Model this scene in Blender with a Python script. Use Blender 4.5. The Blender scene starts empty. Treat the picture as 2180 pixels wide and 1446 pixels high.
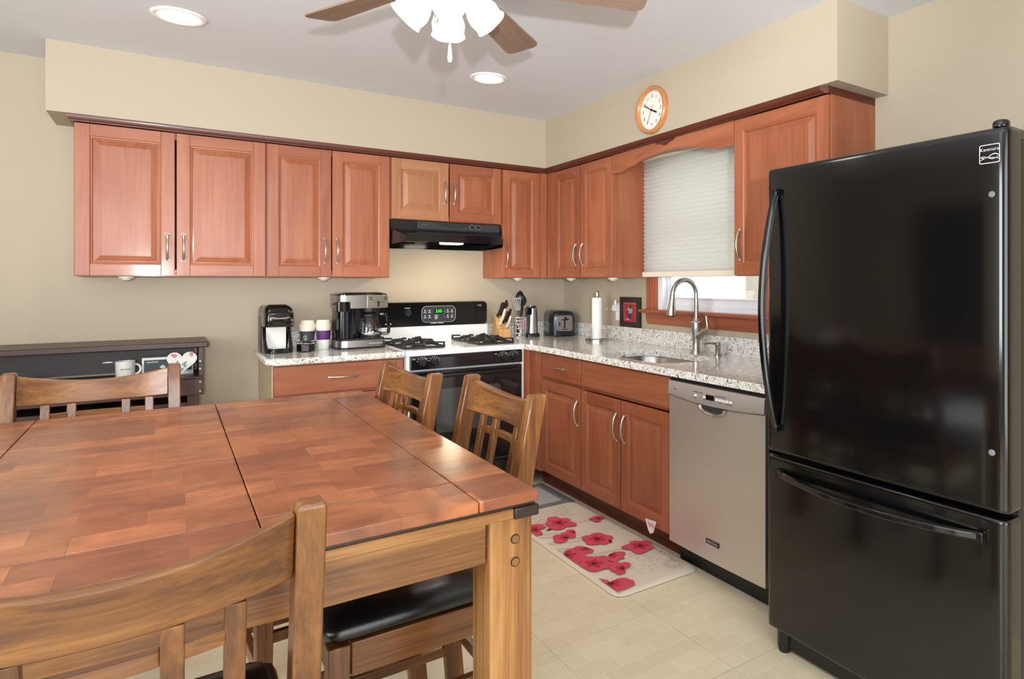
import bpy, bmesh, math, random
from mathutils import Vector, Matrix
random.seed(7)
PI = math.pi
scene = bpy.context.scene
COL = scene.collection

def srgb(r, g, b):
    f = lambda c: (c/255/12.92) if c/255 <= .04045 else ((c/255+.055)/1.055)**2.4
    return (f(r), f(g), f(b), 1.0)

# ---------------------------------------------------------------- camera
W, H = 2180, 1446
F_PX, PPX, PPY = 1356.83, 1329.25, 600.6
cam = bpy.data.cameras.new('camera')
cam.sensor_fit = 'HORIZONTAL'
cam.sensor_width = 36.0
cam.lens = 36.0*F_PX/W
cam.shift_x = (W/2-PPX)/W
cam.shift_y = (PPY-H/2)/W
cam.clip_start = .05
cam_ob = bpy.data.objects.new('camera', cam)
cam_ob.location = (-2.5503, -4.406, 1.3188)
cam_ob.rotation_euler = (PI/2, 0, -.6196)
COL.objects.link(cam_ob)
scene.camera = cam_ob

# ---------------------------------------------------------------- world and lights
world = bpy.data.worlds.new('daylight')
scene.world = world
world.use_nodes = True
bgn = world.node_tree.nodes['Background']
bgn.inputs[0].default_value = (.95, .98, 1.0, 1)
bgn.inputs[1].default_value = 1.6

def area(name, loc, rot, sx, sy, power, col=(1, 1, 1)):
    l = bpy.data.lights.new(name, 'AREA')
    l.shape = 'RECTANGLE'
    l.size, l.size_y, l.energy, l.color = sx, sy, power, col
    o = bpy.data.objects.new(name, l)
    o.location, o.rotation_euler = loc, rot
    COL.objects.link(o)
    return o

def point(name, loc, power, rad, col=(1, 1, 1)):
    l = bpy.data.lights.new(name, 'POINT')
    l.energy, l.shadow_soft_size, l.color = power, rad, col
    o = bpy.data.objects.new(name, l)
    o.location = loc
    COL.objects.link(o)
    return o

# added fill lamps, unseen: daylight from the west and from behind the camera (south)
area('west_daylight_fill', (-4.95, -3.6, 1.5), (0, -PI/2, 0), 1.5, 1.9, 85, (.90, .95, 1))
area('south_daylight_fill', (-2.6, -6.35, 1.25), (PI/2, 0, 0), 2.4, 2.0, 40, (.92, .96, 1))
# the photographer's flash beside the camera, tipped up towards the ceiling
fl = bpy.data.lights.new('photo_flash', 'SPOT')
fl.energy, fl.shadow_soft_size, fl.spot_size, fl.spot_blend, fl.color = 330, .035, math.radians(84), .6, (.98, .99, 1)
fo = bpy.data.objects.new('photo_flash', fl)
fo.location = (-2.72, -5.05, 1.42)
fo.rotation_euler = Vector((.82, 3.4, 1.75)).to_track_quat('-Z', 'Y').to_euler()
COL.objects.link(fo)

scene.view_settings.view_transform = 'Standard'
scene.view_settings.look = 'None'
scene.view_settings.gamma = 1
scene.view_settings.use_curve_mapping = False
scene.view_settings.exposure = 0.38

# ---------------------------------------------------------------- materials
def new_mat(name):
    m = bpy.data.materials.new(name)
    m.use_nodes = True
    nt = m.node_tree
    return m, nt, nt.nodes['Principled BSDF']

def plain(name, col, rough=.5, metal=0., coat=0., spec=.5, bump=0., bscale=200., emit=None, es=0., trans=0., alpha=1., var=0., aniso=0., cr=.05):
    m, nt, b = new_mat(name)
    b.inputs['Base Color'].default_value = col
    b.inputs['Roughness'].default_value = rough
    b.inputs['Metallic'].default_value = metal
    b.inputs['Coat Weight'].default_value = coat
    b.inputs['Coat Roughness'].default_value = cr
    b.inputs['Specular IOR Level'].default_value = spec
    b.inputs['Anisotropic'].default_value = aniso
    if trans: b.inputs['Transmission Weight'].default_value = trans
    if emit:
        b.inputs['Emission Color'].default_value = emit
        b.inputs['Emission Strength'].default_value = es
    N = nt.nodes
    if bump or var:
        tc = N.new('ShaderNodeTexCoord'); nz = N.new('ShaderNodeTexNoise')
        nz.inputs['Scale'].default_value = bscale; nz.inputs['Detail'].default_value = 3
        nt.links.new(tc.outputs['Object'], nz.inputs['Vector'])
        if bump:
            bp = N.new('ShaderNodeBump'); bp.inputs['Strength'].default_value = bump; bp.inputs['Distance'].default_value = .002
            nt.links.new(nz.outputs['Fac'], bp.inputs['Height']); nt.links.new(bp.outputs['Normal'], b.inputs['Normal'])
        if var:
            mx = N.new('ShaderNodeMix'); mx.data_type = 'RGBA'
            mx.inputs[6].default_value = tuple(c*(1-var) for c in col[:3])+(1,)
            mx.inputs[7].default_value = tuple(min(1, c*(1+var)) for c in col[:3])+(1,)
            nt.links.new(nz.outputs['Fac'], mx.inputs[0]); nt.links.new(mx.outputs[2], b.inputs['Base Color'])
    return m

def wood(name, cols, axis='z', rough=.4, coat=0., scale=1., bump=.15, objvar=.12, contrast=1., stretch=14., spec=.5):
    """procedural wood: stretched noise grain along one local axis"""
    m, nt, b = new_mat(name)
    N, L = nt.nodes, nt.links
    tc = N.new('ShaderNodeTexCoord'); mp = N.new('ShaderNodeMapping')
    s = [stretch*scale]*3
    s['xyz'.index(axis)] = 1.1*scale
    mp.inputs['Scale'].default_value = s
    oi = N.new('ShaderNodeObjectInfo')
    add = N.new('ShaderNodeVectorMath'); add.operation = 'ADD'
    sc = N.new('ShaderNodeVectorMath'); sc.operation = 'SCALE'
    cb = N.new('ShaderNodeCombineXYZ')
    for i in range(3): L.new(oi.outputs['Random'], cb.inputs[i])
    L.new(cb.outputs[0], sc.inputs[0]); sc.inputs['Scale'].default_value = 31.7
    L.new(tc.outputs['Object'], mp.inputs['Vector'])
    L.new(mp.outputs[0], add.inputs[0]); L.new(sc.outputs[0], add.inputs[1])
    n1 = N.new('ShaderNodeTexNoise'); n1.inputs['Scale'].default_value = 1.; n1.inputs['Detail'].default_value = 5; n1.inputs['Roughness'].default_value = .6; n1.inputs['Distortion'].default_value = .8
    L.new(add.outputs[0], n1.inputs['Vector'])
    mp2 = N.new('ShaderNodeMapping'); mp2.inputs['Scale'].default_value = [x*(6 if i != 'xyz'.index(axis) else 2.) for i, x in enumerate([1, 1, 1])]
    L.new(add.outputs[0], mp2.inputs['Vector'])
    n2 = N.new('ShaderNodeTexNoise'); n2.inputs['Scale'].default_value = 1.6; n2.inputs['Detail'].default_value = 3
    L.new(mp2.outputs[0], n2.inputs['Vector'])
    mth = N.new('ShaderNodeMath'); mth.operation = 'MULTIPLY_ADD'; mth.inputs[1].default_value = .3
    mth2 = N.new('ShaderNodeMath'); mth2.operation = 'MULTIPLY_ADD'; mth2.inputs[1].default_value = .85*contrast; mth2.inputs[2].default_value = .5-.425*contrast-.15
    L.new(n1.outputs['Fac'], mth2.inputs[0]); L.new(n2.outputs['Fac'], mth.inputs[0]); L.new(mth2.outputs[0], mth.inputs[2])
    cr = N.new('ShaderNodeValToRGB')
    els = cr.color_ramp.elements
    els[0].position = .25; els[0].color = cols[0]
    els[1].position = .75; els[1].color = cols[-1]
    for i, c in enumerate(cols[1:-1]):
        e = els.new(.25+.5*(i+1)/(len(cols)-1)); e.color = c
    L.new(mth.outputs[0], cr.inputs['Fac'])
    hs = N.new('ShaderNodeHueSaturation')
    mr = N.new('ShaderNodeMapRange'); mr.inputs['To Min'].default_value = 1-objvar; mr.inputs['To Max'].default_value = 1+objvar
    L.new(oi.outputs['Random'], mr.inputs['Value']); L.new(mr.outputs[0], hs.inputs['Value']); L.new(cr.outputs[0], hs.inputs['Color'])
    L.new(hs.outputs[0], b.inputs['Base Color'])
    b.inputs['Roughness'].default_value = rough
    b.inputs['Coat Weight'].default_value = coat
    b.inputs['Coat Roughness'].default_value = .12
    b.inputs['Specular IOR Level'].default_value = spec
    bp = N.new('ShaderNodeBump'); bp.inputs['Strength'].default_value = bump; bp.inputs['Distance'].default_value = .001
    L.new(n2.outputs['Fac'], bp.inputs['Height']); L.new(bp.outputs['Normal'], b.inputs['Normal'])
    return m

def make_pane():
    m, nt, b = new_mat('window_glass')
    N, L = nt.nodes, nt.links
    t = N.new('ShaderNodeBsdfTransparent'); g = N.new('ShaderNodeBsdfGlossy'); g.inputs['Roughness'].default_value = .02
    x = N.new('ShaderNodeMixShader'); x.inputs[0].default_value = .06; L.new(t.outputs[0], x.inputs[1]); L.new(g.outputs[0], x.inputs[2]); L.new(x.outputs[0], N['Material Output'].inputs['Surface'])
    return m
M = {}
M['wall'] = plain('wall_paint', srgb(183, 170, 149), .75, bump=.05, bscale=400, spec=.3)
M['ceiling'] = plain('ceiling_paint', srgb(214, 216, 221), .9, spec=.2)
CH = [srgb(128, 68, 42), srgb(148, 82, 52), srgb(162, 96, 64), srgb(172, 108, 76)]
M['cherry_v'] = wood('cherry_vertical', CH, 'z', .42, .12, objvar=.07, contrast=.8, stretch=8.)
M['cherry_h'] = wood('cherry_horizontal', CH, 'x', .42, .12, objvar=.07, contrast=.8, stretch=8.)
M['cherry_y'] = wood('cherry_depth', CH, 'y', .42, .12, objvar=.07, contrast=.8, stretch=8.)
M['cherry_pale'] = wood('cherry_pale_panel', [srgb(146, 94, 60), srgb(164, 110, 74), srgb(176, 124, 86)], 'z', .42, .12, objvar=.02)
M['cherry_pale_h'] = wood('cherry_pale_rail', [srgb(146, 94, 60), srgb(164, 110, 74), srgb(176, 124, 86)], 'x', .42, .12, objvar=.02)
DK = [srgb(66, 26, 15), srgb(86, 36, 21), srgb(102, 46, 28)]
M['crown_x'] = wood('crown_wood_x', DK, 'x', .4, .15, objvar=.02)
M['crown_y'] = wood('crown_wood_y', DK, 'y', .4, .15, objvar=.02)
M['casing'] = wood('casing_wood', [srgb(146, 76, 44), srgb(170, 94, 58), srgb(182, 106, 68)], 'z', .45, .1, objvar=.03)
M['casing_h'] = wood('casing_wood_long', [srgb(136, 70, 44), srgb(160, 88, 58), srgb(174, 100, 68)], 'y', .45, .1, objvar=.03)
CW = [srgb(60, 32, 15), srgb(96, 56, 26), srgb(126, 80, 38), srgb(152, 104, 54)]
M['chair_z'] = wood('chair_wood_upright', CW, 'z', .32, .25, scale=1.6, objvar=.12, contrast=1.15)
M['chair_x'] = wood('chair_wood_across', CW, 'x', .32, .25, scale=1.6, objvar=.12, contrast=1.15)
M['chair_y'] = wood('chair_wood_deep', CW, 'y', .32, .25, scale=1.6, objvar=.12, contrast=1.15)
TW = [srgb(84, 50, 26), srgb(134, 88, 46), srgb(172, 124, 70), srgb(192, 146, 92)]
M['table_x'] = wood('table_wood_x', TW, 'x', .35, .2, scale=1.3, objvar=.08, contrast=1.1)
M['table_y'] = wood('table_wood_y', TW, 'y', .35, .2, scale=1.3, objvar=.08, contrast=1.1)
M['table_z'] = wood('table_wood_z', TW, 'z', .35, .2, scale=1.3, objvar=.08, contrast=1.1)
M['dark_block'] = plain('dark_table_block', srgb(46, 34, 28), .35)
M['hutch'] = wood('dark_walnut', [srgb(34, 16, 10), srgb(54, 27, 16), srgb(76, 41, 25)], 'x', .4, .1, objvar=.1)
M['hutch_back'] = plain('dark_back_panel', srgb(40, 26, 24), .45)
M['nickel'] = plain('brushed_nickel', srgb(196, 186, 174), .28, 1.)
M['steel'] = plain('brushed_steel', srgb(176, 172, 168), .3, 1.)
M['steel_panel'] = plain('satin_steel_panel', srgb(188, 184, 180), .42, .65)
M['chrome'] = plain('polished_metal', srgb(210, 210, 212), .1, 1.)
M['black_gloss'] = plain('black_gloss_plastic', srgb(14, 14, 15), .12, coat=.3)
M['black_fridge'] = plain('black_enamel', srgb(8, 8, 9), .13, coat=.35, cr=.08)
M['black_satin'] = plain('black_satin', srgb(20, 20, 21), .4)
M['black_iron'] = plain('cast_iron', srgb(24, 24, 25), .55, bump=.2)
M['dark_grey'] = plain('dark_grey_plastic', srgb(52, 54, 58), .3)
M['wire'] = plain('bright_wire', srgb(222, 222, 224), .3, .55)
M['grey_dim'] = plain('dim_grey_plastic', srgb(118, 118, 120), .5)
M['grey'] = plain('grey_plastic', srgb(150, 152, 154), .4)
M['white_enamel'] = plain('white_enamel', srgb(236, 236, 238), .16, coat=.3)
M['white_plastic'] = plain('white_plastic', srgb(238, 237, 232), .35)
M['vinyl'] = plain('white_vinyl', srgb(238, 240, 244), .35)
M['cream'] = plain('cream_plastic', srgb(236, 226, 206), .45)
M['charcoal'] = plain('charcoal_silicone', srgb(58, 58, 58), .7)
M['purple'] = plain('purple_silicone', srgb(92, 44, 104), .6)
M['pane'] = make_pane()
M['glass'] = plain('clear_glass', (1, 1, 1, 1), .02, trans=1.)
M['print_white'] = plain('white_print', srgb(205, 205, 205), .5)
M['print_grey'] = plain('grey_print', srgb(80, 78, 76), .5)
M['print_black'] = plain('black_print', srgb(34, 32, 32), .5)
M['oven_glass'] = plain('oven_window_glass', srgb(62, 62, 64), .12, coat=.5)
M['leather'] = plain('black_leather', srgb(17, 15, 15), .27, bump=.12, bscale=260, coat=.15, cr=.3)
M['lcd'] = plain('lcd_glass', srgb(104, 108, 98), .25)
M['green_led'] = plain('green_led', srgb(30, 160, 40), .4, emit=srgb(70, 255, 80), es=1.6)
M['lamp_glow'] = plain('lamp_glow', (1, 1, 1, 1), .4, emit=(1, .97, .92, 1), es=3.)
M['shade_glass'] = plain('frosted_shade_glass', srgb(250, 250, 244), .35, emit=(1, .985, .93, 1), es=.5)
M['hood_lens'] = plain('hood_light_lens', (1, 1, 1, 1), .4, emit=(1, .93, .72, 1), es=4.)
M['blade'] = wood('fan_blade_wood', [srgb(112, 92, 78), srgb(134, 112, 96), srgb(150, 128, 112)], 'x', .5, 0, objvar=.02, spec=.3)
M['blade_top'] = plain('fan_blade_edge', srgb(60, 46, 38), .5)
M['bronze'] = plain('brushed_grey_metal', srgb(150, 146, 142), .35, .9)
M['oak'] = wood('oak_rim', [srgb(170, 104, 58), srgb(194, 128, 76), srgb(208, 146, 94)], 'x', .35, .3, objvar=.01)
M['dial'] = plain('clock_dial', srgb(236, 232, 222), .5)
M['block'] = wood('beech_block', [srgb(176, 130, 78), srgb(200, 154, 98), srgb(214, 172, 118)], 'z', .45, .05, objvar=.02)
M['handle_white'] = plain('white_knife_handle', srgb(226, 222, 208), .35)
M['handle_brown'] = plain('dark_brown_handle', srgb(48, 30, 24), .35)
M['pink'] = plain('pink_plastic', srgb(226, 96, 120), .4)
M['paper'] = plain('paper_towel', srgb(243, 242, 238), .9, bump=.3, bscale=500)
M['toaster'] = plain('blue_black_enamel', srgb(34, 44, 50), .18, .35, coat=.5)
M['poppy'] = plain('poppy_red_print', srgb(216, 78, 100), .55, var=.2, bscale=20)
M['poppy_dark'] = plain('poppy_dark_print', srgb(96, 20, 34), .55)
M['poppy_mid'] = plain('poppy_shade_print', srgb(188, 44, 68), .55)
M['mat_cream'] = plain('mat_cream', srgb(226, 212, 192), .5, var=.09, bscale=6)
M['ink'] = plain('brown_ink', srgb(150, 134, 116), .6)
M['ink_dark'] = plain('dark_stem_ink', srgb(92, 84, 76), .6)
M['rug_grey'] = wood('grey_rug', [srgb(150, 150, 148), srgb(178, 178, 175), srgb(196, 196, 192)], 'x', .8, 0, objvar=0)
M['rug_edge'] = plain('grey_rug_border', srgb(118, 118, 116), .8)
M['red_print'] = plain('red_card_print', srgb(168, 38, 44), .4, var=.15, bscale=40)
M['frame_dark'] = plain('dark_frame', srgb(38, 22, 20), .35)
M['ceramic'] = plain('white_ceramic', srgb(232, 230, 222), .25)
M['rose'] = plain('rose_print', srgb(224, 120, 158), .5)
M['leaf'] = plain('grey_green_print', srgb(120, 146, 148), .5)
M['box_dark'] = plain('dark_box_print', srgb(40, 46, 54), .45)
M['tan_panel'] = plain('tan_end_panel', srgb(188, 170, 140), .5)
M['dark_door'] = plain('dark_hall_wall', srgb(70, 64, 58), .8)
M['pole'] = plain('weathered_post', srgb(178, 172, 156), .8)
M['snow'] = plain('pale_ground', srgb(225, 225, 222), .9)
M['brick_hall'] = plain('inner_hood_metal', srgb(150, 140, 110), .35, .7)

def make_counter():
    m, nt, b = new_mat('speckled_granite')
    N, L = nt.nodes, nt.links
    tc = N.new('ShaderNodeTexCoord')
    def layer(scale, lo, hi, detail=2., dist=.6):
        n = N.new('ShaderNodeTexNoise'); n.inputs['Scale'].default_value = scale; n.inputs['Detail'].default_value = detail; n.inputs['Distortion'].default_value = dist
        r = N.new('ShaderNodeMapRange'); r.inputs['From Min'].default_value = lo; r.inputs['From Max'].default_value = hi
        L.new(tc.outputs['Object'], n.inputs['Vector']); L.new(n.outputs['Fac'], r.inputs['Value'])
        return r.outputs[0]
    cur = None
    def mix(fac, a, bcol):
        x = N.new('ShaderNodeMix'); x.data_type = 'RGBA'
        L.new(fac, x.inputs[0])
        if isinstance(a, tuple): x.inputs[6].default_value = a
        else: L.new(a, x.inputs[6])
        x.inputs[7].default_value = bcol
        return x.outputs[2]
    cur = mix(layer(38, .45, .62), srgb(240, 239, 236), srgb(222, 218, 208))
    cur = mix(layer(85, .60, .66, 1., 1.2), cur, srgb(172, 156, 128))
    cur = mix(layer(62, .635, .67, 1., 2.0), cur, srgb(70, 70, 68))
    cur = mix(layer(130, .66, .70, 1., 1.), cur, srgb(60, 62, 64))
    L.new(cur, b.inputs['Base Color'])
    b.inputs['Roughness'].default_value = .1
    b.inputs['Coat Weight'].default_value = .3
    return m
M['granite'] = make_counter()

def make_floor():
    m, nt, b = new_mat('cream_vinyl_tile')
    N, L = nt.nodes, nt.links
    tc = N.new('ShaderNodeTexCoord')
    def brick(w, h, off, mortar, c1, c2, cm, freq=2, rot=0.):
        mp = N.new('ShaderNodeMapping'); mp.inputs['Rotation'].default_value = (0, 0, rot)
        mp.inputs['Location'].default_value = (.07, .11, 0)
        L.new(tc.outputs['Object'], mp.inputs['Vector'])
        t = N.new('ShaderNodeTexBrick'); t.offset = off; t.offset_frequency = freq; t.squash = 1.
        t.inputs['Scale'].default_value = 1.; t.inputs['Brick Width'].default_value = w; t.inputs['Row Height'].default_value = h
        t.inputs['Mortar Size'].default_value = mortar; t.inputs['Mortar Smooth'].default_value = .3
        t.inputs['Color1'].default_value, t.inputs['Color2'].default_value, t.inputs['Mortar'].default_value = c1, c2, cm
        L.new(mp.outputs[0], t.inputs['Vector'])
        return t
    a = brick(.152, .076, .5, .0016, srgb(240, 227, 196), srgb(233, 219, 187), srgb(246, 236, 210))
    c = brick(.457, .457, .0, .0012, (1, 1, 1, 1), (1, 1, 1, 1), (.62, .60, .55, 1))
    d = brick(.305, .152, .25, .0015, (1, 1, 1, 1), (.95, .95, .95, 1), (.93, .92, .9, 1))
    n = N.new('ShaderNodeTexNoise'); n.inputs['Scale'].default_value = 26; n.inputs['Detail'].default_value = 5
    L.new(tc.outputs['Object'], n.inputs['Vector'])
    r = N.new('ShaderNodeMapRange'); r.inputs['To Min'].default_value = .93; r.inputs['To Max'].default_value = 1.05
    L.new(n.outputs['Fac'], r.inputs['Value'])
    def mul(x, y):
        k = N.new('ShaderNodeMix'); k.data_type = 'RGBA'; k.blend_type = 'MULTIPLY'; k.inputs[0].default_value = 1
        L.new(x, k.inputs[6]); L.new(y, k.inputs[7]); return k.outputs[2]
    out = mul(mul(mul(a.outputs[0], c.outputs[0]), d.outputs[0]), r.outputs[0])
    L.new(out, b.inputs['Base Color'])
    b.inputs['Roughness'].default_value = .33
    return m
M['floor'] = make_floor()

def make_tabletop():
    m, nt, b = new_mat('butcher_block_top')
    N, L = nt.nodes, nt.links
    tc = N.new('ShaderNodeTexCoord')
    mp = N.new('ShaderNodeMapping'); mp.inputs['Location'].default_value = (.03, .02, .5)
    L.new(tc.outputs['Object'], mp.inputs['Vector'])
    t = N.new('ShaderNodeTexBrick'); t.offset = .37; t.offset_frequency = 2
    t.inputs['Scale'].default_value = 1; t.inputs['Brick Width'].default_value = .15; t.inputs['Row Height'].default_value = .078
    t.inputs['Mortar Size'].default_value = .0004; t.inputs['Bias'].default_value = -.1
    t.inputs['Color1'].default_value = srgb(170, 106, 68); t.inputs['Color2'].default_value = srgb(124, 70, 46); t.inputs['Mortar'].default_value = srgb(112, 56, 32)
    L.new(mp.outputs[0], t.inputs['Vector'])
    mp2 = N.new('ShaderNodeMapping'); mp2.inputs['Scale'].default_value = (7, 13, 7)
    L.new(tc.outputs['Object'], mp2.inputs['Vector'])
    n = N.new('ShaderNodeTexNoise'); n.inputs['Scale'].default_value = 1.; n.inputs['Detail'].default_value = 6; n.inputs['Distortion'].default_value = 1.5; n.inputs['Roughness'].default_value = .6
    L.new(mp2.outputs[0], n.inputs['Vector'])
    n2 = N.new('ShaderNodeTexNoise'); n2.inputs['Scale'].default_value = 5.; n2.inputs['Detail'].default_value = 3
    L.new(tc.outputs['Object'], n2.inputs['Vector'])
    r = N.new('ShaderNodeValToRGB')
    r.color_ramp.elements[0].position = .3; r.color_ramp.elements[0].color = (.58, .53, .50, 1)
    r.color_ramp.elements[1].position = .68; r.color_ramp.elements[1].color = (1.18, 1.12, 1.05, 1)
    L.new(n.outputs['Fac'], r.inputs['Fac'])
    r2 = N.new('ShaderNodeMapRange'); r2.inputs['From Min'].default_value = .35; r2.inputs['From Max'].default_value = .65; r2.inputs['To Min'].default_value = .78; r2.inputs['To Max'].default_value = 1.15
    L.new(n2.outputs['Fac'], r2.inputs['Value'])
    k = N.new('ShaderNodeMix'); k.data_type = 'RGBA'; k.blend_type = 'MULTIPLY'; k.inputs[0].default_value = 1
    L.new(t.outputs[0], k.inputs[6]); L.new(r.outputs[0], k.inputs[7])
    k2 = N.new('ShaderNodeMix'); k2.data_type = 'RGBA'; k2.blend_type = 'MULTIPLY'; k2.inputs[0].default_value = 1
    L.new(k.outputs[2], k2.inputs[6]); L.new(r2.outputs[0], k2.inputs[7])
    L.new(k2.outputs[2], b.inputs['Base Color'])
    r3 = N.new('ShaderNodeMapRange'); r3.inputs['To Min'].default_value = .2; r3.inputs['To Max'].default_value = .42
    L.new(n2.outputs['Fac'], r3.inputs['Value']); L.new(r3.outputs[0], b.inputs['Roughness'])
    b.inputs['Coat Weight'].default_value = .35
    b.inputs['Coat Roughness'].default_value = .16
    bp = N.new('ShaderNodeBump'); bp.inputs['Strength'].default_value = .12; bp.inputs['Distance'].default_value = .002
    L.new(n2.outputs['Fac'], bp.inputs['Height']); L.new(bp.outputs['Normal'], b.inputs['Normal'])
    return m
M['tabletop'] = make_tabletop()

def make_shade_cloth():
    m, nt, b = new_mat('cellular_shade_cloth')
    N, L = nt.nodes, nt.links
    b.inputs['Base Color'].default_value = srgb(226, 224, 216)
    b.inputs['Roughness'].default_value = .9
    tr = N.new('ShaderNodeBsdfTranslucent'); tr.inputs[0].default_value = srgb(236, 236, 232)
    mx = N.new('ShaderNodeMixShader'); mx.inputs[0].default_value = .5
    L.new(b.outputs[0], mx.inputs[1]); L.new(tr.outputs[0], mx.inputs[2])
    L.new(mx.outputs[0], N['Material Output'].inputs['Surface'])
    return m
M['shade_cloth'] = make_shade_cloth()

def make_steel_front():
    m, nt, b = new_mat('brushed_steel_door')
    N, L = nt.nodes, nt.links
    tc = N.new('ShaderNodeTexCoord'); mp = N.new('ShaderNodeMapping'); mp.inputs['Scale'].default_value = (3, 3, 260)
    L.new(tc.outputs['Object'], mp.inputs['Vector'])
    n = N.new('ShaderNodeTexNoise'); n.inputs['Scale'].default_value = 1; n.inputs['Detail'].default_value = 2
    L.new(mp.outputs[0], n.inputs['Vector'])
    r = N.new('ShaderNodeMapRange'); r.inputs['To Min'].default_value = .28; r.inputs['To Max'].default_value = .44
    L.new(n.outputs['Fac'], r.inputs['Value']); L.new(r.outputs[0], b.inputs['Roughness'])
    b.inputs['Base Color'].default_value = srgb(212, 208, 204)
    b.inputs['Metallic'].default_value = .82
    b.inputs['Anisotropic'].default_value = .6
    b.inputs['Anisotropic Rotation'].default_value = .25
    tg = N.new('ShaderNodeTangent'); tg.direction_type = 'RADIAL'; tg.axis = 'Z'
    L.new(tg.outputs[0], b.inputs['Tangent'])
    return m
M['steel_door'] = make_steel_front()
# ---------------------------------------------------------------- mesh helpers
def text_geo(s, size=1., font_align='CENTER'):
    c = bpy.data.curves.new('text_tmp', 'FONT')
    c.body = s; c.size = size; c.align_x = font_align; c.align_y = 'CENTER'
    c.resolution_u = 3
    o = bpy.data.objects.new('text_tmp', c); COL.objects.link(o)
    dg = bpy.context.evaluated_depsgraph_get(); dg.update()
    me = bpy.data.meshes.new_from_object(o.evaluated_get(dg))
    vs = [v.co.copy() for v in me.vertices]; fs = [tuple(p.vertices) for p in me.polygons]
    bpy.data.objects.remove(o); bpy.data.curves.remove(c); bpy.data.meshes.remove(me)
    return vs, fs

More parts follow.
